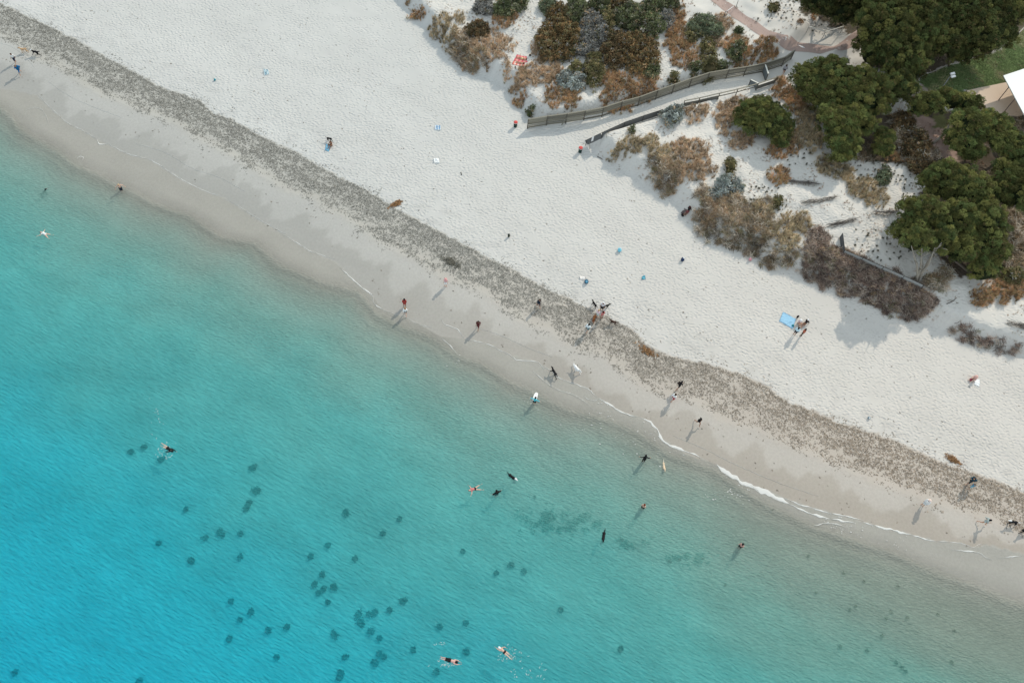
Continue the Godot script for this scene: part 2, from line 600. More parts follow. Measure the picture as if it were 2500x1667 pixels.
func make_poses() -> void:
	var stand := {"pelvis": Vector3(0, 0.95, 0), "chest": Vector3(0, 1.28, 0.01), "neck": Vector3(0, 1.47, 0.01), "head": Vector3(0, 1.61, 0.03), "face": Vector3(0, 0, 1),
		"sl": Vector3(0.165, 1.41, 0), "sr": Vector3(-0.165, 1.41, 0), "el": Vector3(0.23, 1.14, -0.03), "er": Vector3(-0.23, 1.14, -0.03), "wl": Vector3(0.25, 0.9, 0.06), "wr": Vector3(-0.25, 0.9, 0.06),
		"hl": Vector3(0.085, 0.92, 0), "hr": Vector3(-0.085, 0.92, 0), "kl": Vector3(0.1, 0.5, 0.03), "kr": Vector3(-0.1, 0.5, 0.03), "al": Vector3(0.1, 0.09, -0.02), "ar": Vector3(-0.1, 0.09, -0.02),
		"tl": Vector3(0.12, 0.035, 0.14), "tr": Vector3(-0.12, 0.035, 0.14)}
	pose("stand", stand)
	var w := stand.duplicate()
	w.merge({"kl": Vector3(0.09, 0.52, 0.2), "al": Vector3(0.09, 0.1, 0.33), "tl": Vector3(0.1, 0.06, 0.49), "kr": Vector3(-0.09, 0.49, 0.0), "ar": Vector3(-0.09, 0.14, -0.32), "tr": Vector3(-0.1, 0.035, -0.2),
		"el": Vector3(0.23, 1.16, -0.15), "wl": Vector3(0.24, 0.95, -0.1), "er": Vector3(-0.23, 1.15, 0.06), "wr": Vector3(-0.22, 0.99, 0.24), "chest": Vector3(0, 1.28, 0.03), "neck": Vector3(0, 1.47, 0.05), "head": Vector3(0, 1.6, 0.08)}, true)
	pose("walk", w)
	var r := w.duplicate()
	r.merge({"kl": Vector3(0.09, 0.6, 0.33), "al": Vector3(0.09, 0.2, 0.36), "tl": Vector3(0.1, 0.15, 0.52), "kr": Vector3(-0.09, 0.5, -0.1), "ar": Vector3(-0.09, 0.26, -0.47), "tr": Vector3(-0.1, 0.05, -0.5),
		"el": Vector3(0.24, 1.2, -0.22), "wl": Vector3(0.2, 1.05, -0.02), "er": Vector3(-0.24, 1.18, 0.14), "wr": Vector3(-0.14, 1.27, 0.3), "chest": Vector3(0, 1.27, 0.08), "neck": Vector3(0, 1.45, 0.13), "head": Vector3(0, 1.58, 0.18)}, true)
	pose("stride", r)
	var o := stand.duplicate()
	o.merge({"el": Vector3(0.42, 1.24, 0.02), "wl": Vector3(0.58, 1.06, 0.14), "er": Vector3(-0.42, 1.24, 0.02), "wr": Vector3(-0.58, 1.06, 0.14), "chest": Vector3(0, 1.27, 0.05), "neck": Vector3(0, 1.45, 0.09), "head": Vector3(0, 1.58, 0.14)}, true)
	pose("wade", o)
	var s := stand.duplicate()
	s.merge({"pelvis": Vector3(0, 0.13, 0), "chest": Vector3(0, 0.45, -0.06), "neck": Vector3(0, 0.64, -0.03), "head": Vector3(0, 0.77, 0.02), "sl": Vector3(0.165, 0.58, -0.05), "sr": Vector3(-0.165, 0.58, -0.05),
		"el": Vector3(0.24, 0.38, 0.12), "wl": Vector3(0.17, 0.42, 0.34), "er": Vector3(-0.24, 0.38, 0.12), "wr": Vector3(-0.17, 0.42, 0.34), "hl": Vector3(0.09, 0.11, 0.02), "hr": Vector3(-0.09, 0.11, 0.02),
		"kl": Vector3(0.15, 0.42, 0.38), "kr": Vector3(-0.15, 0.42, 0.38), "al": Vector3(0.13, 0.07, 0.62), "ar": Vector3(-0.13, 0.07, 0.62), "tl": Vector3(0.15, 0.035, 0.78), "tr": Vector3(-0.15, 0.035, 0.78)}, true)
	pose("sit", s)
	var q := s.duplicate()   # leaning back on both arms, legs stretched
	q.merge({"chest": Vector3(0, 0.42, -0.16), "neck": Vector3(0, 0.6, -0.2), "head": Vector3(0, 0.73, -0.18), "sl": Vector3(0.165, 0.55, -0.2), "sr": Vector3(-0.165, 0.55, -0.2), "el": Vector3(0.24, 0.3, -0.32), "er": Vector3(-0.24, 0.3, -0.32),
		"wl": Vector3(0.25, 0.06, -0.4), "wr": Vector3(-0.25, 0.06, -0.4), "kl": Vector3(0.13, 0.17, 0.46), "kr": Vector3(-0.13, 0.1, 0.46), "al": Vector3(0.12, 0.06, 0.86), "ar": Vector3(-0.14, 0.06, 0.88), "tl": Vector3(0.14, 0.14, 0.97), "tr": Vector3(-0.17, 0.14, 0.98)}, true)
	pose("recline", q)
	var l := {"pelvis": Vector3(0, 0.13, 0), "chest": Vector3(0, 0.14, 0.33), "neck": Vector3(0, 0.14, 0.52), "head": Vector3(0, 0.13, 0.66), "face": Vector3(0, -1, 0),
		"sl": Vector3(0.165, 0.13, 0.46), "sr": Vector3(-0.165, 0.13, 0.46), "el": Vector3(0.36, 0.07, 0.6), "er": Vector3(-0.36, 0.07, 0.6), "wl": Vector3(0.18, 0.05, 0.76), "wr": Vector3(-0.18, 0.05, 0.76),
		"hl": Vector3(0.085, 0.12, -0.03), "hr": Vector3(-0.085, 0.12, -0.03), "kl": Vector3(0.12, 0.09, -0.45), "kr": Vector3(-0.12, 0.09, -0.45), "al": Vector3(0.13, 0.06, -0.86), "ar": Vector3(-0.13, 0.06, -0.86), "tl": Vector3(0.13, 0.035, -1.02), "tr": Vector3(-0.13, 0.035, -1.02)}
	pose("prone", l)
	var c := l.duplicate()   # front crawl, one arm reaching
	c.merge({"wl": Vector3(0.2, 0.1, 1.02), "el": Vector3(0.21, 0.15, 0.74), "er": Vector3(-0.36, 0.26, 0.3), "wr": Vector3(-0.42, 0.06, 0.1), "kl": Vector3(0.09, 0.12, -0.45), "al": Vector3(0.1, 0.13, -0.86), "ar": Vector3(-0.12, 0.0, -0.84), "tl": Vector3(0.1, 0.1, -1.04), "tr": Vector3(-0.12, -0.06, -1.01)}, true)
	pose("crawl", c)
	var g := l.duplicate()   # both arms ahead
	g.merge({"wl": Vector3(0.1, 0.1, 1.04), "el": Vector3(0.19, 0.13, 0.76), "er": Vector3(-0.19, 0.13, 0.76), "wr": Vector3(-0.08, 0.1, 1.06), "kl": Vector3(0.08, 0.12, -0.45), "kr": Vector3(-0.08, 0.12, -0.45), "al": Vector3(0.07, 0.1, -0.87), "ar": Vector3(-0.07, 0.1, -0.87)}, true)
	pose("glide", g)
	var b := l.duplicate()   # floating on the back, spread out
	b.merge({"face": Vector3(0, 1, 0), "el": Vector3(0.42, 0.12, 0.52), "er": Vector3(-0.42, 0.12, 0.5), "wl": Vector3(0.62, 0.12, 0.68), "wr": Vector3(-0.62, 0.1, 0.62), "kl": Vector3(0.24, 0.12, -0.42), "kr": Vector3(-0.22, 0.1, -0.42), "al": Vector3(0.38, 0.08, -0.8), "ar": Vector3(-0.3, 0.06, -0.82), "tl": Vector3(0.42, 0.16, -0.92), "tr": Vector3(-0.33, 0.14, -0.94)}, true)
	pose("float", b)
	# dogs: regions 0 coat, 1 head, 2 chest and legs, 3 tail, 4 muzzle
	for kind in ["walk", "run", "swim"]:
		var reach: float = {"walk": 0.1, "run": 0.26, "swim": 0.14}[kind]
		var bones := [[Vector3(0, 0.5, -0.27), Vector3(0, 0.49, 0.02), 0.1, 0.105, 0], [Vector3(0, 0.49, 0.02), Vector3(0, 0.5, 0.22), 0.115, 0.125, 0, 2, 0.7],
			[Vector3(0, 0.53, 0.24), Vector3(0, 0.68, 0.38), 0.085, 0.062, 2], [Vector3(0, 0.7, 0.4), Vector3(0, 0.71, 0.46), 0.075, 0.065, 1], [Vector3(0, 0.69, 0.47), Vector3(0, 0.67, 0.6), 0.048, 0.032, 4],
			[Vector3(0.05, 0.76, 0.37), Vector3(0.075, 0.82, 0.35), 0.026, 0.012, 1], [Vector3(-0.05, 0.76, 0.37), Vector3(-0.075, 0.82, 0.35), 0.026, 0.012, 1],
			[Vector3(0, 0.53, -0.34), Vector3(0.03, 0.58, -0.5), 0.035, 0.028, 0, 3, 0.4], [Vector3(0.03, 0.58, -0.5), Vector3(0.02, 0.66, -0.62), 0.028, 0.016, 3]]
		for lr in [-1.0, 1.0]:
			var q1: float = reach * lr
			bones.append_array([[Vector3(0.08 * lr, 0.45, 0.2), Vector3(0.085 * lr, 0.27, 0.19 + q1 * 0.5), 0.06, 0.04, 2], [Vector3(0.085 * lr, 0.27, 0.19 + q1 * 0.5), Vector3(0.085 * lr, 0.04, 0.21 + q1), 0.036, 0.026, 2], [Vector3(0.085 * lr, 0.035, 0.2 + q1), Vector3(0.085 * lr, 0.03, 0.26 + q1), 0.03, 0.024, 2],
				[Vector3(0.08 * lr, 0.46, -0.25), Vector3(0.09 * lr, 0.3, -0.2 - q1 * 0.5), 0.085, 0.05, 0], [Vector3(0.09 * lr, 0.3, -0.2 - q1 * 0.5), Vector3(0.09 * lr, 0.18, -0.35 - q1), 0.045, 0.03, 0, 2, 0.5], [Vector3(0.09 * lr, 0.18, -0.35 - q1), Vector3(0.09 * lr, 0.04, -0.31 - q1), 0.028, 0.024, 2], [Vector3(0.09 * lr, 0.035, -0.31 - q1), Vector3(0.09 * lr, 0.03, -0.25 - q1), 0.03, 0.022, 2]])
		var d := flesh(bones, 0.025, 0.04)
		poses["dog_" + kind] = {"d": d, "mesh": skin_mesh(d), "head": Vector3(0, 0.7, 0.42), "up": Vector3.UP}

func garment(p: String, regions: Array, thick: float) -> ArrayMesh:
	var key := "%s%s%.3f" % [p, regions, thick]
	if not cloth.has(key):
		cloth[key] = wear(poses[p].d, regions, thick)
	return cloth[key]

func figure(called: String, p: String, at: Vector3, facing: Vector3, size: float, coat: Color, parts: Array, label: String, category: String, group := "") -> Node3D:
	var root := base(called, at)
	root.rotation.y = atan2(facing.x, facing.z)
	root.scale = Vector3.ONE * size
	tag(root, label, category, group)
	obj("body", poses[p].mesh, paint(coat), root)
	for g in parts:
		if g[1] is String:   # a hat
			var st := start()
			var h: Vector3 = poses[p].head + poses[p].up * 0.075
			var u: Vector3 = poses[p].up
			tube(st, [h - u * 0.012, h, h + u * 0.012], [0.18 if g[1] == "brim" else 0.125, 0.19 if g[1] == "brim" else 0.13, 0.115], 12)
			tube(st, [h, h + u * 0.06, h + u * 0.09], [0.112, 0.1, 0.05], 12)
			obj(g[0], done(st), paint(g[2]), root)
			continue
		var m := garment(p, g[1], g[3] if g.size() > 3 else 0.014)
		if m:
			obj(g[0], m, paint(g[2]), root)
	return root

const TOP := [2, 3]
const LONG := [2, 3, 4]
const VEST := [2]
const BOTTOM := [5, 6]
const BRIEF := [5]
const LEGS := [5, 6, 7]
const DRESS := [2, 3, 5, 6]
var SKIN := Color(0.46, 0.27, 0.19)
var TANNED := Color(0.3, 0.165, 0.11)
var PALE := Color(0.6, 0.4, 0.32)
var BLACK := Color(0.012, 0.012, 0.014)
var WHITE := Color(0.78, 0.79, 0.8)
var BROWN := Color(0.05, 0.03, 0.02)

func ground_dir(px: float, py: float, dx: float, dy: float) -> Vector3:
	var d := level(px + dx, py + dy, 0.0) - level(px, py, 0.0)
	return Vector3(d.x, 0, d.z).normalized()

func person(p: String, px: float, py: float, dx: float, dy: float, size: float, coat: Color, parts: Array, label: String, group := "", how := "land") -> Node3D:
	var at := spot(px, py)
	if how == "wade":   # px, py is where the body meets the water
		at = level(px, py, 0.0)
		at.y = land(at.x, at.z)
	elif how == "swim":
		at = level(px, py, 0.0)
		at.y = -0.12 * size
	if how != "swim":
		at.y -= 0.01
	return figure("person", p, at, ground_dir(px, py, dx, dy), size, coat, parts, label, "person", group)

func dog(p: String, px: float, py: float, dx: float, dy: float, size: float, coat: Color, parts: Array, label: String, how := "land") -> Node3D:
	var at := spot(px, py)
	if how == "wade":
		at = level(px, py, 0.0)
		at.y = land(at.x, at.z)
	elif how == "swim":
		at = level(px, py, 0.0)
		at.y = -0.5 * size
	return figure("dog", "dog_" + p, at, ground_dir(px, py, dx, dy), size, coat, parts, label, "dog", "dogs on the beach")

# ---------- the setting ----------
var LAWN := PackedVector2Array()
var zones := []

func zone(px: Array, c: Color) -> void:
	var poly := PackedVector2Array()
	for p in px:
		var g := spot(p[0], p[1])
		poly.append(Vector2(g.x, g.z))
	zones.append([poly, c])

func footprints() -> Image:   # relief of the trodden sand, one map for the whole beach: 160 m along it, 64 m across
	var w := 2048
	var h := 1024
	var im := Image.create_empty(w, h, false, Image.FORMAT_RGBA8)
	im.fill(Color(0.55, 0.55, 0.55))
	var stamps: Array[Image] = []
	for i in 36:
		var s := 16
		var st := Image.create_empty(s, s, false, Image.FORMAT_RGBA8)
		var a := rng.randf_range(-0.6, 0.6) + (0.75 if i % 3 else -0.1)
		var l := rng.randf_range(2.2, 3.4)
		var wide := rng.randf_range(1.3, 1.9)
		for y in s:
			for x in s:
				var p := Vector2(x - 7.5, (y - 7.5) * 0.8).rotated(a)
				var d := Vector2(p.x / l, p.y / wide).length()
				var deep := 0.8 * exp(-1.3 * d * d)
				var rim := 0.42 * exp(-pow((d - 1.5) / 0.4, 2.0)) * (0.6 + 0.4 * sin(atan2(p.y, p.x) * 2.0 + i))
				var fade := smoothstep(7.5, 5.5, Vector2(x - 7.5, y - 7.5).length())
				if deep > rim:
					st.set_pixel(x, y, Color(0.12, 0.12, 0.12, (deep - rim) * fade))
				else:
					st.set_pixel(x, y, Color(0.95, 0.95, 0.95, (rim - deep) * fade))
		stamps.append(st)
	for i in 66000:
		var u := rng.randf_range(-110.0, 50.0)
		var v := rng.randf_range(36.0, 100.0)
		var above := v - look("wrack_high", u)
		if above < -1.0:
			continue
		var below := look("dune", u) - v
		var d := 0.95 - 0.6 * smoothstep(9.0, 0.0, below) * smoothstep(-25.0, 5.0, u) - 0.6 * smoothstep(13.0, 22.0, above) * smoothstep(-35.0, -60.0, u) - 0.25 * smoothstep(3.0, 0.0, above)
		d += 0.75 * n2.get_noise_2d(u * 2.2, v * 3.0) + 0.5 * n1.get_noise_2d(u * 2.0, v * 2.0)
		if rng.randf() < d:
			press(im, stamps[rng.randi() % 36], u, v)
	for k in 120:   # people's tracks, most of them along the beach or to the walkway
		var p := Vector2(rng.randf_range(-110.0, 50.0), rng.randf_range(50.0, 96.0))
		var a := rng.randfn(0.0, 0.2) if rng.randf() < 0.7 else rng.randf_range(0.6, 2.4)
		for i in 90:
			a += rng.randfn(0.0, 0.05)
			p += Vector2(cos(a), sin(a)) * 0.62
			var o := Vector2(-sin(a), cos(a)) * (0.14 if i % 2 else -0.14)
			if p.y > look("wrack_high", p.x):
				press(im, stamps[rng.randi() % 36], p.x + o.x, p.y + o.y)
	return im

func press(im: Image, st: Image, u: float, v: float) -> void:
	im.blend_rect(st, Rect2i(0, 0, 16, 16), Vector2i(int((u + 110.0) * 12.8) - 8, int((100.0 - v) * 16.0) - 8))

func noise_map(freq: float, seed_: int, w := 1024, h := 1024, octaves := 4) -> ImageTexture:
	var n := FastNoiseLite.new()
	n.seed = seed_
	n.noise_type = FastNoiseLite.TYPE_SIMPLEX_SMOOTH
	n.frequency = freq
	n.fractal_octaves = octaves
	return ImageTexture.create_from_image(n.get_seamless_image(w, h))

func grain_map(seed_: int, lo: float, hi: float, freq: float) -> ImageTexture:   # a fine mottle to multiply a colour with
	var n := FastNoiseLite.new()
	n.seed = seed_
	n.frequency = freq
	n.fractal_octaves = 5
	n.fractal_gain = 0.65
	var im := n.get_seamless_image(512, 512)
	im.convert(Image.FORMAT_RGB8)
	for y in 512:
		for x in 512:
			var g := lerpf(lo, hi, im.get_pixel(x, y).r)
			im.set_pixel(x, y, Color(g, g, g))
	return ImageTexture.create_from_image(im)

func sheet(us: PackedFloat32Array, vs: PackedFloat32Array, col: Callable, keep: Callable) -> ArrayMesh:
	var nu := us.size()
	var nv := vs.size()
	var pos := PackedVector3Array()
	var nor := PackedVector3Array()
	var uvs := PackedVector2Array()
	var cols := PackedColorArray()
	pos.resize(nu * nv)
	nor.resize(nu * nv)
	uvs.resize(nu * nv)
	cols.resize(nu * nv)
	for j in nv:
		for i in nu:
			var g := SHORE * us[i] + INLAND * vs[j]
			var k := j * nu + i
			pos[k] = Vector3(g.x, land(g.x, g.y), g.y)
			uvs[k] = Vector2((us[i] + 110.0) / 160.0, (100.0 - vs[j]) / 64.0)
			cols[k] = col.call(us[i], vs[j], pos[k])
	for j in nv:
		for i in nu:
			var a := pos[j * nu + mini(i + 1, nu - 1)] - pos[j * nu + maxi(i - 1, 0)]
			var b := pos[mini(j + 1, nv - 1) * nu + i] - pos[maxi(j - 1, 0) * nu + i]
			nor[j * nu + i] = a.cross(b).normalized()
	var t := PackedInt32Array()
	for j in nv - 1:
		for i in nu - 1:
			var k := j * nu + i
			if keep.call(us[i], vs[j]):
				t.append_array([k, k + nu, k + nu + 1, k, k + nu + 1, k + 1])
	var arr := []
	arr.resize(Mesh.ARRAY_MAX)
	arr[Mesh.ARRAY_VERTEX] = pos
	arr[Mesh.ARRAY_NORMAL] = nor
	arr[Mesh.ARRAY_TEX_UV] = uvs
	arr[Mesh.ARRAY_COLOR] = cols
	arr[Mesh.ARRAY_INDEX] = t
	var m := ArrayMesh.new()
	m.add_surface_from_arrays(Mesh.PRIMITIVE_TRIANGLES, arr)
	return m

func steps(parts: Array) -> PackedFloat32Array:   # [from, to, step] runs
	var out := PackedFloat32Array()
	for p in parts:
		var x: float = p[0]
		while x < p[1] - 1e-4:
			out.append(x)
			x += p[2]
	out.append(parts[-1][1])
	return out

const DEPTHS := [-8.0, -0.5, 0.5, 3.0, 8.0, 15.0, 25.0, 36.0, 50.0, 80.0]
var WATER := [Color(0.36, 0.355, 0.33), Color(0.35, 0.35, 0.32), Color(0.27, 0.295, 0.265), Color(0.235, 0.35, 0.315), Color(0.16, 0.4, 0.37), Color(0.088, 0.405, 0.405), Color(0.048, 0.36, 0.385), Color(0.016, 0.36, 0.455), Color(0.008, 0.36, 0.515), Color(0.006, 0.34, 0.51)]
var BED_THROUGH_WATER := [Color(0.385, 0.378, 0.352), Color(0.385, 0.375, 0.345), Color(0.4, 0.39, 0.35), Color(0.36, 0.42, 0.38), Color(0.27, 0.46, 0.42), Color(0.16, 0.5, 0.48), Color(0.085, 0.49, 0.52), Color(0.03, 0.53, 0.63), Color(0.014, 0.52, 0.66), Color(0.01, 0.5, 0.65)]  # sand turning teal with depth: light lost in the water put into colour

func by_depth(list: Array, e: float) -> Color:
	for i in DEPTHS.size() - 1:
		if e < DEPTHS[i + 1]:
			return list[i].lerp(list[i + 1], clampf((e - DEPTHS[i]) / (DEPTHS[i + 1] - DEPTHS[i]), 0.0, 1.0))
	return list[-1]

func sand_colour(u: float, v: float, p: Vector3) -> Color:
	var s := look("swash", u)
	var r := v - s
	var big := n1.get_noise_2d(u * 0.9, v * 2.2)
	var mid := n2.get_noise_2d(u * 3.0, v * 5.0)
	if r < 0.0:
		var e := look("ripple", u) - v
		var c := by_depth(BED_THROUGH_WATER, e - 4.5 * smoothstep(-15.0, 45.0, u) * smoothstep(0.0, 9.0, e))  # seabed colour already holds the water's filtering of the light
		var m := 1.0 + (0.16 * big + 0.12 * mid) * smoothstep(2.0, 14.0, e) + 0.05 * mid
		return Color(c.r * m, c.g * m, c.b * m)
	var a := look("wrack_low", u)
	var b := look("wrack_high", u)
	var warm := smoothstep(-60.0, 30.0, u)
	var dry := Color(0.51, 0.517, 0.51).lerp(Color(0.54, 0.52, 0.493), warm)
	var damp := Color(0.43, 0.43, 0.415).lerp(Color(0.465, 0.435, 0.4), warm)
	var wet := Color(0.35, 0.35, 0.335).lerp(Color(0.37, 0.335, 0.295), warm)
	var c := dry
	if v < a + 1.0:
		var wash := 0.5 + 0.5 * n2.get_noise_2d(u * 2.2, 7.0) + 0.35 * n2.get_noise_2d(u * 6.0, v * 1.5)
		var f := (v - s) / maxf(a - s, 1.0)
		c = wet.lerp(damp, smoothstep(wash - 0.07, wash + 0.07, f) * 0.62 + 0.38 * smoothstep(0.1, 1.0, f))
		c = c.lerp(Color(0.41, 0.4, 0.37).lerp(Color(0.455, 0.41, 0.365), warm), smoothstep(a - 1.0, a + 1.0, v))
	elif v < b + 0.3:
		c = Color(0.395, 0.39, 0.365).lerp(Color(0.44, 0.395, 0.35), warm)
	var m := 1.0 + 0.05 * big + 0.035 * mid
	if v < b + 9.0 and v > b:   # a last dusting of weed in the sand just above the wrack
		m -= 0.1 * smoothstep(9.0, 0.0, v - b) * smoothstep(0.05, 0.5, n2.get_noise_2d(u * 7.0, v * 9.0))
	c = Color(c.r * m, c.g * m, c.b * m)
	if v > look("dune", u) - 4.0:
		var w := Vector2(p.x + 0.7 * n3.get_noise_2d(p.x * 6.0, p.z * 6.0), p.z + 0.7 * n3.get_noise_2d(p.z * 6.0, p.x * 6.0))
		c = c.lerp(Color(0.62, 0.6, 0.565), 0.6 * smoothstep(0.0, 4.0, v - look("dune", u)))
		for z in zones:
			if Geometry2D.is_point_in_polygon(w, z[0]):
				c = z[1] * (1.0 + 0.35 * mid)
	return c

func ribbon(px: Array, wide: float, lift: float, called: String, m: Material, ragged := 0.0, on_water := false) -> MeshInstance3D:
	var cv := Curve3D.new()
	for p in px:
		var g := level(p[0], p[1], 0.0) if on_water else spot(p[0], p[1])
		cv.add_point(Vector3(g.x, 0, g.z))
	for i in cv.point_count:   # smooth it
		var t := (cv.get_point_position(mini(i + 1, cv.point_count - 1)) - cv.get_point_position(maxi(i - 1, 0))) / 6.0
		cv.set_point_in(i, -t)
		cv.set_point_out(i, t)
	var st := start()
	st.set_smooth_group(0)
	var length := cv.get_baked_length()
	var step := 0.12 if ragged > 0.0 else 0.5
	var last := []
	for i in int(length / step) + 1:
		var p := cv.sample_baked(i * step)
		var q := cv.sample_baked(minf(i * step + 0.1, length)) - cv.sample_baked(maxf(i * step - 0.1, 0.0))
		var side := q.cross(Vector3.UP).normalized()
		var row := []
		for k in 7:
			var w := wide * 0.62
			if ragged > 0.0:
				var end := minf(1.0, minf(i * step, length - i * step) / 1.2)
				w = maxf(0.0, wide * 0.5 * end * (0.72 + ragged * 1.7 * n3.get_noise_2d(p.x * 7.0 + (50.0 if k < 3 else 0.0), p.z * 7.0)))
			var x := p + side * w * (k / 6.0 - 0.5)
			if ragged > 0.0:
				x += side * 0.06 * n3.get_noise_2d(p.x * 14.0, p.z * 14.0)
			var y := land(x.x, x.z)
			x.y = (maxf(y, 0.0) if on_water else y) + lift + (0.025 * (1.0 - absf(k / 3.0 - 1.0)) if ragged > 0.0 else 0.0)
			row.append(x)
		if last:
			for k in 6:
				quad(st, last[k], row[k], row[k + 1], last[k + 1])
		last = row
	return obj(called, done(st), m)

func foam(px: Array, wide: float, label: String, ragged := 0.8) -> void:
	var o := ribbon(px, wide, 0.02, "foam_line", mats.foam, ragged, true)
	tag(o, label, "foam", "lines of foam along the water's edge")

func slab(px: Array, y: float, thick: float) -> ArrayMesh:   # a flat plate with that outline
	var top: Array[Vector3] = []
	var flat := PackedVector2Array()
	for p in px:
		var g := level(p[0], p[1], y)
		top.append(g)
		flat.append(Vector2(g.x, g.z))
	if Geometry2D.is_polygon_clockwise(flat):
		flat.reverse()
		top.reverse()
	var st := start()
	st.set_smooth_group(-1)
	var d := Vector3(0, thick, 0)
	var idx := Geometry2D.triangulate_polygon(flat)
	for i in range(0, idx.size(), 3):
		var a := top[idx[i]]
		var b := top[idx[i + 1]]
		var c := top[idx[i + 2]]
		if (b - a).cross(c - a).y > 0.0:
			var q := b
			b = c
			c = q
		for v in [a, b, c, a - d, c - d, b - d]:
			st.add_vertex(v)
	for i in top.size():
		var a := top[i]
		var b := top[(i + 1) % top.size()]
		quad(st, a, a - d, b - d, b)
		quad(st, a, b, b - d, a - d)
	return done(st)

func _ready() -> void:
	rng.seed = 7
	n1.seed = 3
	n1.frequency = 0.05
	n1.fractal_octaves = 3
	n2.seed = 11
	n2.frequency = 0.06
	n2.fractal_octaves = 3
	n3.seed = 23
	n3.frequency = 0.09
	n3.fractal_octaves = 2
	lens = Basis(Vector3.RIGHT, deg_to_rad(-60.0)) * Basis(Vector3(0, 0, 1), deg_to_rad(8.0))
	var cam := Camera3D.new()
	cam.name = "camera"
	cam.transform = Transform3D(lens, EYE)
	cam.fov = rad_to_deg(2.0 * atan(833.5 / FOCAL))
	cam.far = 3000.0
	add_child(cam)
	var sky_m := ProceduralSkyMaterial.new()
	sky_m.sky_top_color = Color(0.72, 0.765, 0.79)
	sky_m.sky_horizon_color = Color(0.87, 0.88, 0.875)
	sky_m.sky_curve = 0.15
	sky_m.ground_bottom_color = Color(0.6, 0.62, 0.62)
	sky_m.ground_horizon_color = Color(0.8, 0.83, 0.85)
	sky_m.sky_energy_multiplier = 1.15
	var env := Environment.new()
	env.background_mode = Environment.BG_SKY
	env.sky = Sky.new()
	env.sky.sky_material = sky_m
	env.tonemap_mode = Environment.TONE_MAPPER_LINEAR
	env.tonemap_exposure = 1.12
	env.sdfgi_enabled = true
	env.ssao_enabled = true
	env.ssil_enabled = true
	var we := WorldEnvironment.new()
	we.name = "environment"
	we.environment = env
	add_child(we)
	var sun := DirectionalLight3D.new()
	sun.name = "sun"
	sun.light_energy = 0.85
	sun.light_color = Color(1.0, 0.955, 0.88)
	sun.light_angular_distance = 0.6
	sun.shadow_enabled = true
	add_child(sun)
	var low := deg_to_rad(35.0)
	sun.look_at_from_position(Vector3.ZERO, Vector3(-0.5 * cos(low), -sin(low), 0.866 * cos(low)))
	make_bits()
	build_land()
	build_water()
	build_wrack()
	build_fences()
	build_far_corner()
	build_scrub()
	build_trees()
	make_poses()
	build_people()
	build_things()
	build_weed()

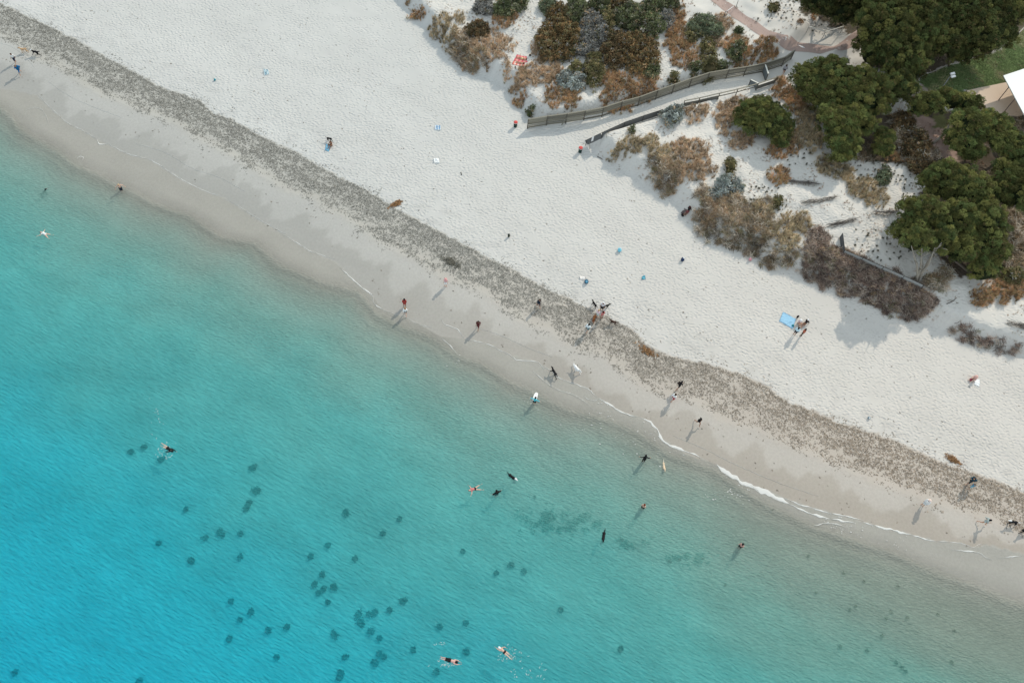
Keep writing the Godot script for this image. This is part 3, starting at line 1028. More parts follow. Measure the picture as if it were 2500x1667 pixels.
func build_land() -> void:
	line_of("swash", [[0, 215], [89, 232], [157, 295], [236, 339], [264, 352], [311, 375], [371, 393], [421, 425], [457, 446], [504, 468], [543, 482], [620, 530], [700, 577], [754, 611], [818, 640], [873, 693], [909, 721], [937, 757], [984, 771], [1030, 796], [1080, 820], [1134, 827], [1187, 839], [1241, 864], [1312, 886], [1362, 921], [1401, 936], [1437, 950], [1459, 971], [1509, 1000], [1559, 1018], [1587, 1029], [1609, 1057], [1619, 1075], [1670, 1104], [1749, 1132], [1778, 1157], [1821, 1180], [1917, 1216], [1981, 1239], [2071, 1261], [2160, 1289], [2231, 1307], [2285, 1321], [2339, 1325], [2378, 1336], [2410, 1330], [2500, 1352]], 0.25)
	line_of("ripple", [[0, 262], [71, 332], [143, 368], [189, 404], [250, 436], [307, 464], [375, 500], [464, 529], [536, 582], [621, 596], [679, 643], [786, 693], [830, 704], [873, 716], [919, 765], [991, 799], [1059, 826], [1126, 872], [1187, 896], [1241, 936], [1305, 961], [1387, 1004], [1473, 1021], [1544, 1050], [1640, 1108], [1749, 1150], [1849, 1218], [1981, 1285], [2089, 1321], [2196, 1357], [2303, 1403], [2410, 1446], [2500, 1475]])
	line_of("wrack_low", [[0, 89], [36, 107], [82, 143], [143, 168], [200, 207], [250, 236], [296, 250], [339, 271], [393, 286], [439, 311], [475, 339], [529, 361], [589, 396], [643, 432], [700, 468], [768, 489], [796, 514], [840, 532], [876, 557], [919, 589], [973, 618], [1019, 639], [1059, 668], [1094, 689], [1144, 700], [1187, 721], [1219, 750], [1259, 779], [1294, 796], [1337, 807], [1384, 843], [1419, 854], [1473, 871], [1509, 904], [1562, 943], [1616, 968], [1660, 968], [1714, 996], [1767, 1032], [1839, 1050], [1892, 1075], [1946, 1100], [1992, 1118], [2071, 1150], [2124, 1175], [2196, 1200], [2267, 1228], [2339, 1246], [2410, 1271], [2500, 1311]], 0.3)
	line_of("wrack_high", [[0, 11], [54, 36], [143, 79], [214, 118], [250, 139], [321, 175], [386, 214], [446, 232], [486, 250], [518, 279], [571, 296], [625, 329], [679, 357], [732, 379], [768, 404], [830, 436], [901, 471], [937, 496], [1009, 536], [1059, 561], [1144, 607], [1205, 639], [1259, 668], [1323, 704], [1384, 732], [1444, 761], [1491, 782], [1544, 807], [1573, 846], [1616, 864], [1670, 882], [1731, 893], [1803, 914], [1867, 946], [1917, 982], [1981, 1004], [2035, 1032], [2106, 1054], [2178, 1075], [2267, 1121], [2339, 1146], [2428, 1175], [2500, 1207]], 0.3)
	line_of("dune", [[860, -120], [960, -10], [1044, 71], [1098, 135], [1134, 165], [1200, 195], [1250, 225], [1275, 270], [1310, 300], [1400, 335], [1484, 396], [1540, 430], [1616, 465], [1696, 540], [1753, 588], [1839, 618], [1910, 655], [1971, 672], [2053, 704], [2160, 743], [2231, 775], [2314, 811], [2392, 846], [2500, 871], [2640, 930]], 0.5)
	for p in [[1200, 345], [1390, 325], [1560, 280], [1700, 238], [1860, 190], [1935, 160], [2000, 120]]:
		var g := spot(p[0], p[1])
		walkway.append(Vector2(g.x, g.z))
	dune_on = true
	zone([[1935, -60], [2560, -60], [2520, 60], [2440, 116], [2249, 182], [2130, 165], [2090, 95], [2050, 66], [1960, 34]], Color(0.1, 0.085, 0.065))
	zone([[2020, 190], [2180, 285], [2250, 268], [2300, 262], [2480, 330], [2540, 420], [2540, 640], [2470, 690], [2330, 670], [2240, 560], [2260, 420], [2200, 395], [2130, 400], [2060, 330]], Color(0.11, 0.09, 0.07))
	zone([[2235, 280], [2300, 290], [2345, 330], [2340, 400], [2310, 390], [2270, 375], [2235, 330]], Color(0.4, 0.29, 0.25))
	zone([[2200, 175], [2246, 205], [2290, 240], [2300, 262], [2220, 262]], Color(0.3, 0.26, 0.22))
	zone([[2246, 200], [2249, 188], [2330, 157], [2440, 123], [2500, 66], [2600, 20], [2600, 170], [2451, 202], [2360, 223], [2335, 262], [2290, 240]], Color(0.12, 0.17, 0.07))
	zone([[2272, 285], [2310, 268], [2318, 300], [2332, 322], [2290, 312]], Color(0.17, 0.17, 0.08))
	zone([[2440, 300], [2600, 250], [2600, 400], [2470, 340]], Color(0.3, 0.26, 0.23))
	var dry := StandardMaterial3D.new()
	dry.resource_name = "dry_sand"
	dry.vertex_color_use_as_albedo = true
	dry.roughness = 0.95
	dry.roughness = 0.95
	dry.metallic_specular = 0.15
	dry.heightmap_enabled = true
	dry.heightmap_scale = 14.0
	dry.heightmap_texture = ImageTexture.create_from_image(footprints())
	var wet := StandardMaterial3D.new()
	wet.resource_name = "wet_sand"
	wet.vertex_color_use_as_albedo = true
	wet.albedo_texture = grain_map(6, 0.93, 1.0, 0.05)
	wet.uv1_scale = Vector3(14, 6, 1)
	wet.roughness = 0.6
	wet.metallic_specular = 0.3
	var us := steps([[-900, -220, 85], [-220, -120, 12], [-120, 62, 0.34], [62, 160, 12], [160, 900, 92.5]])
	var any := func(_u, _v): return true
	var o := obj("dry_sand", sheet(us, steps([[44, 92, 0.3], [92, 150, 0.42], [150, 220, 10], [220, 900, 85]]), sand_colour, func(u, v): return v + 0.15 > look("wrack_low", u)), dry)
	o.set_meta("kind", "structure")
	o = obj("wet_sand", sheet(us, steps([[35, 74, 0.3]]), sand_colour, func(u, v): return v + 0.15 <= look("wrack_low", u)), wet)
	o.set_meta("kind", "structure")
	var bed := StandardMaterial3D.new()
	bed.resource_name = "rippled_seabed"
	bed.vertex_color_use_as_albedo = true
	bed.albedo_texture = grain_map(8, 0.85, 1.0, 0.05)
	bed.uv1_scale = Vector3(2.2, 3.4, 1)
	bed.roughness = 0.9
	bed.heightmap_enabled = true
	bed.heightmap_scale = 14.0
	bed.heightmap_texture = noise_map(0.05, 44, 1024, 1024, 2)
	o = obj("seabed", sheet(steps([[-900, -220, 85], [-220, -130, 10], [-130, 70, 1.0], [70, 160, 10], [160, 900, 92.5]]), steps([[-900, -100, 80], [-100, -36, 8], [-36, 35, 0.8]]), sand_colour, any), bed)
	o.set_meta("kind", "structure")

func build_water() -> void:
	var foam_m := mat("foam", Color(0.9, 0.905, 0.9), 0.9)
	foam_m.metallic_specular = 0.2
	foam_m.transparency = BaseMaterial3D.TRANSPARENCY_ALPHA
	foam_m.albedo_color.a = 0.72
	var us := steps([[-900, -220, 85], [-220, -130, 10], [-130, 70, 0.5], [70, 160, 10], [160, 900, 92.5]])
	var ds := steps([[0, 14, 0.16], [14, 80, 0.8], [80, 200, 12], [200, 900, 100]])
	var nu := us.size()
	var pos := PackedVector3Array()
	var nor := PackedVector3Array()
	var uvs := PackedVector2Array()
	var cols := PackedColorArray()
	for j in ds.size():
		for i in nu:
			var u := us[i]
			var v := look("swash", u) - ds[j]
			var g := SHORE * u + INLAND * v
			var e := look("ripple", u) - v
			var wob := 0.5 * n2.get_noise_2d(u * 2.0, e * 2.0)
			var y := 0.012
			var crest := exp(-pow((e - 0.25 + wob) / 0.45, 2.0))
			y += 0.17 * crest * (0.6 + 0.6 * n1.get_noise_2d(u * 2.0, 4.0))
			y += 0.1 * exp(-pow((e - 1.7 + wob * 2.0) / 0.42, 2.0)) * (0.5 + n1.get_noise_2d(u * 2.5, 24.0))
			y += 0.07 * exp(-pow((e + 1.1 + wob * 2.0) / 0.35, 2.0)) * (0.4 + n1.get_noise_2d(u * 3.5, 54.0))
			y += 0.022 * exp(-e * e / 90.0) * smoothstep(0.5, 2.5, e) * sin(e * 7.6 + 7.0 * n1.get_noise_2d(u * 2.2, e * 3.0)) * (0.6 + 0.9 * n2.get_noise_2d(u * 2.0, e * 4.0))
			y += 0.02 * n2.get_noise_2d(u * 5.0, v * 12.0) * smoothstep(0.0, 3.0, e)
			pos.append(Vector3(g.x, y, g.y))
			uvs.append(Vector2(g.x * 0.9976 + g.y * 0.0698, -g.x * 0.0698 + g.y * 0.9976))
			var big := n1.get_noise_2d(u * 1.1 + 80.0, v * 2.0)
			var c := by_depth(WATER, e + 5.0 * big * smoothstep(3.0, 20.0, e) - 4.5 * smoothstep(-15.0, 45.0, u) * smoothstep(0.0, 9.0, e))
			var m := 1.12 + 0.14 * n2.get_noise_2d(u * 1.6 + 9.0, v * 3.5) + 0.1 * n1.get_noise_2d(u * 0.8, v * 4.0)
			var a := 0.12 + 0.44 * smoothstep(-2.2, 1.2, e) - 0.13 * smoothstep(5.0, 22.0, e) + 0.2 * crest
			if ds[j] < 0.01:
				a = 0.03
			var right := smoothstep(-15.0, 45.0, u) * smoothstep(-1.0, 4.0, e)  # right side darkened: a vignette put into the water's colour
			cols.append(Color(c.r * m * (1.0 - 0.16 * right), c.g * m * (1.0 - 0.17 * right), c.b * m * (1.0 - 0.22 * right), a))
	nor.resize(pos.size())
	for j in ds.size():
		for i in nu:
			var a := pos[j * nu + mini(i + 1, nu - 1)] - pos[j * nu + maxi(i - 1, 0)]
			var b := pos[mini(j + 1, ds.size() - 1) * nu + i] - pos[maxi(j - 1, 0) * nu + i]
			nor[j * nu + i] = b.cross(a).normalized()
	var t := PackedInt32Array()
	for j in ds.size() - 1:
		for i in nu - 1:
			var k := j * nu + i
			t.append_array([k, k + nu + 1, k + nu, k, k + 1, k + nu + 1])
	var arr := []
	arr.resize(Mesh.ARRAY_MAX)
	arr[Mesh.ARRAY_VERTEX] = pos
	arr[Mesh.ARRAY_NORMAL] = nor
	arr[Mesh.ARRAY_TEX_UV] = uvs
	arr[Mesh.ARRAY_COLOR] = cols
	arr[Mesh.ARRAY_INDEX] = t
	var mesh := ArrayMesh.new()
	mesh.add_surface_from_arrays(Mesh.PRIMITIVE_TRIANGLES, arr)
	var m := StandardMaterial3D.new()
	m.resource_name = "sea_water"
	m.transparency = BaseMaterial3D.TRANSPARENCY_ALPHA
	m.vertex_color_use_as_albedo = true
	m.albedo_texture = grain_map(9, 0.88, 1.0, 0.06)
	m.uv1_scale = Vector3(0.026, 0.078, 1)
	m.roughness = 0.28
	m.metallic_specular = 0.25
	m.heightmap_enabled = true
	m.heightmap_scale = 14.0
	m.heightmap_texture = noise_map(0.055, 40, 1024, 1024, 3)
	var o := obj("sea_water", mesh, m)
	o.set_meta("kind", "structure")
	foam([[89, 229], [157, 295], [200, 318], [236, 339]], 0.09, "thin curving foam line above the left end of the shallows")
	foam([[236, 339], [240, 350], [252, 352], [264, 351]], 0.3, "small bright foam patch where two swash lines meet on the left")
	foam([[264, 352], [311, 375], [371, 393], [421, 425], [457, 446], [504, 468], [543, 480]], 0.13, "foam line running right from the small bright foam patch on the left")
	foam([[186, 388], [194, 382], [203, 384], [200, 392]], 0.3, "small bright curl of foam at the ripple edge, left")
	foam([[690, 572], [720, 590], [754, 611], [790, 625], [818, 632]], 0.12, "faint foam line on grey wet sand left of the three walkers")
	foam([[830, 654], [873, 693], [898, 712], [909, 721], [912, 738], [922, 748], [937, 757]], 0.24, "white foam line left of the woman in the red dress")
	foam([[937, 757], [960, 766], [984, 771], [1010, 786], [1030, 796]], 0.1, "faint foam line under the feet of the woman in white")
	foam([[1026, 794], [1040, 796], [1055, 800]], 0.16, "short foam streak between two walkers, middle of the beach")
	foam([[1078, 826], [1092, 838], [1105, 850], [1114, 862], [1124, 868], [1131, 872]], 0.32, "bright short foam line seaward of the woman in dark red")
	foam([[1076, 779], [1085, 792], [1100, 798], [1116, 804], [1126, 816], [1134, 827]], 0.16, "foam line ending at the shadow of the woman in dark red")
	foam([[1134, 827], [1187, 839], [1215, 852], [1241, 864], [1260, 878], [1273, 880], [1312, 884], [1330, 904]], 0.15, "foam line running towards the black dog")
	foam([[1322, 893], [1345, 905], [1362, 921], [1378, 928], [1401, 936], [1437, 950], [1446, 960], [1459, 971]], 0.16, "foam line passing under the black dog")
	foam([[1459, 971], [1484, 985], [1509, 1000], [1535, 1013], [1559, 1018]], 0.36, "broken foam line seaward of the white shirted walker")
	foam([[1425, 966], [1436, 974], [1450, 978], [1462, 974]], 0.3, "short loose foam line beside the white bodyboard's wake")
	foam([[1559, 1018], [1587, 1029], [1604, 1048], [1610, 1062], [1619, 1075], [1640, 1088], [1660, 1096], [1690, 1108], [1718, 1120]], 0.5, "thick ragged foam line below the walker in black")
	foam([[1749, 1132], [1760, 1144], [1778, 1157], [1800, 1170], [1821, 1182], [1848, 1194], [1874, 1203], [1900, 1217], [1930, 1231]], 1.3, "thickest, brightest foam line, a small breaking wave on the right", 0.5)
	foam([[1925, 1229], [1945, 1238], [1971, 1250], [1995, 1258], [2017, 1264], [2050, 1270], [2089, 1276]], 0.42, "lower of two foam lines right of the breaking wave")
	foam([[1915, 1216], [1950, 1230], [1981, 1239], [2025, 1252], [2071, 1261], [2110, 1272]], 0.28, "upper of two foam lines right of the breaking wave")
	foam([[2105, 1274], [2160, 1289], [2195, 1298], [2231, 1307], [2260, 1316], [2285, 1321]], 0.5, "broad foam line below the walker in the pink hat")
	foam([[1981, 1284], [2000, 1281], [2022, 1276], [2050, 1282], [2070, 1290]], 0.3, "loose foam streak seaward of the double foam lines")
	foam([[2285, 1321], [2339, 1325], [2360, 1330], [2378, 1336], [2392, 1330], [2410, 1328]], 0.12, "faint foam line ending below the rightmost walker")
	foam([[2324, 1341], [2360, 1345], [2392, 1350], [2408, 1360], [2424, 1366]], 0.26, "short foam line at the right, above shallow olive water")
	foam([[2436, 1362], [2460, 1360], [2500, 1357]], 0.2, "foam line cut by the right edge of the frame")
	foam([[0, 108], [30, 118], [62, 140], [88, 172]], 0.07, "faint swash mark on wet sand at the upper left edge")
	foam([[62, 268], [84, 262], [104, 270], [118, 300]], 0.07, "faint curved swash mark near the left ripple edge")
	foam([[118, 200], [170, 236], [226, 262], [300, 290]], 0.05, "faint long swash mark between the weed band and the left foam line")
	foam([[330, 352], [400, 372], [470, 412], [540, 436], [600, 470]], 0.05, "faint swash mark above the left foam line")
	foam([[560, 490], [620, 528], [668, 556], [700, 573]], 0.08, "faint foam line joining the left foam line to the middle one")
	foam([[1160, 800], [1220, 818], [1290, 850], [1350, 872]], 0.05, "faint swash mark above the black dog's foam line")
	foam([[1640, 1062], [1720, 1096], [1800, 1136], [1900, 1178], [2000, 1212]], 0.05, "faint swash mark above the breaking wave")
	foam([[1300, 905], [1350, 945], [1410, 968], [1450, 1000]], 0.09, "faint lacy line seaward of the black dog's foam line")
	var st := start()   # flecks of foam left behind the small breakers
	for b in [[1600, 1085, 90, 40, 60], [1790, 1200, 60, 30, 70], [2070, 1285, 80, 26, 50], [1490, 1015, 70, 30, 30], [1110, 880, 40, 20, 14], [1420, 1045, 60, 30, 12], [2190, 1330, 70, 20, 14]]:
		for i in b[4]:
			var g := level(b[0] + rng.randfn() * b[2] * 0.55, b[1] + rng.randfn() * b[3] * 0.55 + 0.0, 0.02)
			if g.x * INLAND.x + g.z * INLAND.y > look("swash", g.x * SHORE.x + g.z * SHORE.y) - 0.2:
				continue
			blob(st, g + Vector3(0, 0.03, 0), Vector3(rng.randf_range(0.02, 0.12), 0.02, rng.randf_range(0.015, 0.045)), 0.6, 4, 7)
	o = obj("foam_flecks", done(st), mats.foam)
	tag(o, "scattered flecks of white foam in the shallows behind the small breakers", "foam", "", "stuff")

func build_wrack() -> void:
	var buf := PackedFloat32Array()
	var m := mat("seaweed", Color.WHITE, 0.9, true)
	for i in 420000:
		var u := rng.randf_range(-118.0, 60.0)
		var a := look("wrack_low", u)
		var b := look("wrack_high", u)
		var f := rng.randf_range(-0.35, 1.35)
		var v := lerpf(a, b, f)
		var n := n2.get_noise_2d(u * 4.0, v * 9.0)
		var warm := smoothstep(-30.0, 30.0, u)
		var d := smoothstep(-0.1, 0.62, f + 0.3 * n) * smoothstep(1.06, 0.98, f + 0.03 * n) * (0.37 + 0.35 * n + 0.35 * n3.get_noise_2d(u * 12.0, v * 16.0)) * lerpf(1.0, 0.85, warm)
		if f > 1.0:
			d = maxf(d, 0.1 * smoothstep(1.35, 1.0, f) * smoothstep(-0.1, 0.4, n))
		if f < 0.25:
			d = maxf(d, 0.05 * smoothstep(-0.35, 0.2, f) * smoothstep(0.0, 0.4, n))
		if f > 0.95 and f < 1.01:
			d += 0.2
		if rng.randf() > d:
			continue
		var g := SHORE * u + INLAND * v
		var c := Color(0.29, 0.285, 0.26).lerp(Color(0.35, 0.275, 0.21), warm * rng.randf_range(0.5, 1.0)) * rng.randf_range(0.35, 1.35)
		var s := rng.randf_range(0.28, 0.72)
		drop(buf, spin(0.16).scaled(Vector3(s, s, s)), on(g.x, g.y), c)
	for i in 2600:   # strays over the beach
		var u := rng.randf_range(-118.0, 60.0)
		var v := lerpf(look("swash", u), look("dune", u), pow(rng.randf(), 1.2))
		if n2.get_noise_2d(u * 6.0, v * 6.0) < 0.05:
			continue
		var g := SHORE * u + INLAND * v
		drop(buf, spin(0.12).scaled(Vector3.ONE * rng.randf_range(0.3, 0.8)), on(g.x, g.y), Color(0.16, 0.13, 0.1) * rng.randf_range(0.6, 1.5))
	var o := strew("seaweed_wrack", M.scrap, m, buf, self)
	tag(o, "band of dry grey brown seaweed scraps strewn along the beach", "seaweed", "", "stuff")
	for k in [[967, 497, 15, "orange brown kelp clump at the weed band's upper edge, left of the middle"], [1580, 856, 22, "large orange brown kelp heap right of the talking group"], [2328, 1122, 15, "small orange brown weed heap on pale sand near the right edge"], [1102, 640, 26, "darkest heap of grey seaweed inside the weed band"]]:
		var foot := spot(k[0], k[1])
		var heap := base("kelp_heap", foot)
		tag(heap, k[3], "seaweed", "heaps of washed-up kelp")
		var hb := PackedFloat32Array()
		for i in (150 if k[0] != 1102 else 230):
			var p := Vector3(rng.randfn() * k[2] * 0.03, 0, rng.randfn() * k[2] * 0.011).rotated(Vector3.UP, -0.5 if k[0] != 967 else 0.7)
			var q := foot + p
			p.y = land(q.x, q.z) - foot.y + 0.16 * exp(-p.length_squared() * 3.0) * rng.randf()
			drop(hb, spin(0.5).scaled(Vector3.ONE * rng.randf_range(0.6, 1.2)), p, (Color(0.16, 0.155, 0.13) if k[0] == 1102 else Color(0.3, 0.17, 0.085)) * rng.randf_range(0.4, 1.3))
		strew("fronds", M.scrap, m, hb, heap).set_meta("kind", "stuff")

func wood(i: int) -> StandardMaterial3D:
	var k := "weathered_timber_%d" % (i % 4)
	if mats.has(k):
		return mats[k]
	var m := mat(k, [lin(0.34, 0.32, 0.26), lin(0.27, 0.26, 0.22), lin(0.42, 0.4, 0.33), lin(0.22, 0.2, 0.17)][i % 4], 0.9)
	m.albedo_texture = mats.grain
	m.uv1_triplanar = true
	m.uv1_scale = Vector3(0.7, 6.0, 0.7)
	return m

func plank(called: String, a: Vector3, b: Vector3, thick: float, tall: float, m: Material, parent: Node3D) -> MeshInstance3D:
	var st := start()
	beam(st, a - parent.position, b - parent.position, thick, tall)
	return obj(called, done(st), m, parent)

func post(called: String, foot: Vector3, high: float, thick: float, m: Material, parent: Node3D, lean := Vector3.ZERO) -> void:
	var st := start()
	var a := foot - parent.position
	tube(st, [a - Vector3(0, 0.25, 0), a + lean * 0.5 + Vector3(0, high * 0.5, 0), a + lean + Vector3(0, high - 0.02, 0), a + lean + Vector3(0, high, 0)], [thick, thick, thick * 0.95, thick * 0.7], 8)
	obj(called, done(st), m, parent)

func build_fences() -> void:
	var gm := StandardMaterial3D.new()
	mats.grain = grain_map(21, 0.55, 1.0, 0.05)
	# the long board fence on the walkway's upper side
	var feet := []
	for p in [[1287, 313], [1334, 305], [1381, 299], [1425, 292], [1469, 284], [1514, 269], [1557, 258], [1600, 242], [1640, 228], [1682, 213], [1725, 199], [1772, 191], [1815, 185], [1863, 175], [1908, 161], [1931, 144]]:
		feet.append(spot(p[0], p[1]))
	var root := base("board_fence", feet[0])
	tag(root, "long weathered board fence along the upper side of the sandy walkway", "fence")
	var k := 0
	for i in feet.size():
		post("post", feet[i] + Vector3(0.02, 0, 0.07), 1.77, 0.065, wood(3), root)
		if i == feet.size() - 1:
			continue
		for j in 5:
			if j == 1 and i in [3, 4, 5]:   # boards gone near the sand
				continue
			var y := 0.16 + j * 0.32
			var sag := rng.randfn() * 0.015
			plank("board", feet[i] + Vector3(0, y + sag, 0.0), feet[i + 1] + Vector3(0, y - sag, 0.0), 0.035, 0.28 if j != 1 else 0.17, wood(rng.randi() % 3), root)
		plank("top_rail", feet[i] + Vector3(0, 1.72, 0), feet[i + 1] + Vector3(0, 1.72, 0), 0.16, 0.045, wood(2), root)
		k += 1
	var st := start()   # a broken board leaning on it
	beam(st, spot(1371, 306) + Vector3(0, 0.03, 0), spot(1382, 299) + Vector3(0, 1.1, 0.1), 0.16, 0.03)
	tag(obj("loose_board", done(st), wood(2)), "pale loose board leaning on the beach end of the long board fence", "board")
	# the lower side: shade cloth towards the beach, rails towards the path
	feet = []
	for p in [[1430, 355], [1468, 337], [1522, 312], [1568, 296], [1614, 281]]:
		feet.append(spot(p[0], p[1]))
	root = base("shade_cloth_fence", feet[0])
	tag(root, "dark grey shade cloth fence at the beach end of the walkway's lower side", "fence")
	for i in feet.size():
		post("post", feet[i], 1.15, 0.05, paint(Color(0.05, 0.05, 0.05)), root)
		if i < feet.size() - 1:
			plank("cloth_panel", feet[i] + Vector3(0, 0.55, 0), feet[i + 1] + Vector3(0, 0.55, 0), 0.02, 1.0, paint(Color(0.13, 0.135, 0.14)), root)
			plank("top_wire", feet[i] + Vector3(0, 1.1, 0), feet[i + 1] + Vector3(0, 1.1, 0), 0.045, 0.06, paint(Color(0.045, 0.045, 0.045)), root)
	for p in [[1440, 364, 1437, 345], [1483, 348, 1477, 322]]:
		st = start()
		var a: Vector3 = spot(p[0], p[1]) - feet[0]
		var b: Vector3 = spot(p[2], p[3] + 14) + Vector3(0, 1.0, 0) - feet[0]
		tube(st, [a, a.lerp(b, 0.5), b], [0.03, 0.03, 0.025], 6)
		obj("brace", done(st), wood(2), root)
	var c: Vector3 = feet[0].lerp(feet[1], 0.4)
	st = start()
	var side: Vector3 = (feet[1] - feet[0]).normalized()
	box(st, Transform3D(Basis(side, Vector3.UP, side.cross(Vector3.UP)), c + side.cross(Vector3.UP) * -0.05 + Vector3(0, 0.75, 0) + Vector3(0, 0, 0.08)), Vector3(0.34, 0.85, 0.02))
	tag(obj("white_notice", done(st), paint(WHITE)), "blank white upright notice hung on the shade cloth fence", "sign")
	feet = []
	for p in [[1667, 261], [1704, 254], [1752, 243], [1796, 233], [1846, 219], [1890, 204]]:
		feet.append(spot(p[0], p[1]))
	root = base("rail_fence", feet[0])
	tag(root, "weathered post and rail fence on the walkway's lower side, by the round bush", "fence")
	for i in feet.size():
		post("post", feet[i], 1.25, 0.065, wood(3), root)
		if i < feet.size() - 1:
			plank("top_rail", feet[i] + Vector3(0, 1.2, 0), feet[i + 1] + Vector3(0, 1.2, 0), 0.17, 0.05, wood(2), root)
			plank("middle_rail", feet[i] + Vector3(0, 0.65, 0), feet[i + 1] + Vector3(0, 0.65, 0), 0.04, 0.16, wood(1), root)
			if i < 2 or i == 4:
				plank("cloth_panel", feet[i] + Vector3(0, 0.42, 0), feet[i + 1] + Vector3(0, 0.42, 0), 0.02, 0.72, paint(Color(0.16, 0.16, 0.15)), root)
	# two half gates that make people walk a bend
	for g in [[1861, 176, 1868, 197, "upper chicane gate standing out from the long board fence", 1.45], [1845, 220, 1827, 211, "lower chicane gate standing out from the rail fence", 1.3]]:
		var a := spot(g[0], g[1])
		var b := spot(g[2], g[3])
		b = a + (b - a).normalized() * 1.9 if a.distance_to(b) < 1.9 else b
		root = base("chicane_gate", a)
		tag(root, g[4], "gate", "half gates across the walkway")
		post("post", a, g[5], 0.07, wood(1), root)
		post("post", b, g[5], 0.07, wood(3), root)
		plank("top_rail", a + Vector3(0, g[5], 0), b + Vector3(0, g[5], 0), 0.2, 0.06, paint(Color(0.62, 0.62, 0.58)), root)
		plank("panel", a + Vector3(0, g[5] * 0.53, 0), b + Vector3(0, g[5] * 0.53, 0), 0.03, g[5] * 0.78, paint(Color(0.13, 0.15, 0.16)), root)
		plank("bottom_rail", a + Vector3(0, 0.1, 0), b + Vector3(0, 0.1, 0), 0.06, 0.08, wood(3), root)
	# shade cloth wall holding the dune, lower right
	var low := [[2051, 580], [2056, 621], [2100, 640], [2150, 662], [2200, 684], [2247, 706]]
	feet = []
	for p in low:
		feet.append(spot(p[0], p[1]))
	root = base("sand_retaining_fence", feet[1])
	tag(root, "bent grey shade cloth fence holding back the dune above the brushwood bank", "fence")
	for i in feet.size():
		post("post", feet[i], 0.98, 0.045, paint(Color(0.05, 0.05, 0.05)), root)
		if i < feet.size() - 1:
			plank("cloth_panel", feet[i] + Vector3(0, 0.46, 0), feet[i + 1] + Vector3(0, 0.46, 0), 0.03, 0.92, paint(Color(0.1, 0.105, 0.11) if i == 0 else Color(0.36, 0.37, 0.365)), root)
			plank("top_wire", feet[i] + Vector3(0, 0.95, 0), feet[i + 1] + Vector3(0, 0.95, 0), 0.04, 0.05, paint(Color(0.05, 0.05, 0.05)), root)
	# brushwood bundles pegged across the dune
	for b in [[1931, 445, 1996, 452, "topmost brushwood bundle pegged across the white dune"], [1966, 498, 2042, 484, "second brushwood bundle from the top on the white dune"], [2026, 552, 2088, 538, "brushwood bundle nearest the bent shade cloth fence"], [2138, 522, 2190, 520, "brushwood bundle half under the big lower right tree"], [2466, 790, 2520, 806, "brushwood bundle at the right edge of the frame"]]:
		var a := spot(b[0], b[1])
		var e := spot(b[2], b[3])
		root = base("brushwood_bundle", a.lerp(e, 0.5))
		tag(root, b[4], "brushwood", "bundles of brushwood on the dune")
		st = start()
		for i in 70:
			var t := rng.randf()
			var p: Vector3 = a.lerp(e, t) - root.position + Vector3(rng.randfn() * 0.12, 0.12 + absf(rng.randfn()) * 0.18, rng.randfn() * 0.16)
			var d: Vector3 = (e - a).normalized() * rng.randf_range(0.4, 0.9) + Vector3(rng.randfn(), rng.randfn() * 0.6, rng.randfn()) * 0.13
			tube(st, [p - d, p + Vector3(0, 0.03, 0), p + d], [0.02, 0.018, 0.006], 4)
		var f := obj("sticks", done(st), paint(Color(0.12, 0.105, 0.095)), root)
		f.set_meta("kind", "stuff")
		for i in 4:
			var q := a.lerp(e, 0.25 + 0.2 * i) - root.position
			st = start()
			tube(st, [q + Vector3(0.1, -0.2, 0.25), q + Vector3(0.1, 0.75, 0.15)], [0.028, 0.02], 5)
			obj("peg", done(st), paint(Color(0.2, 0.19, 0.175)), root)

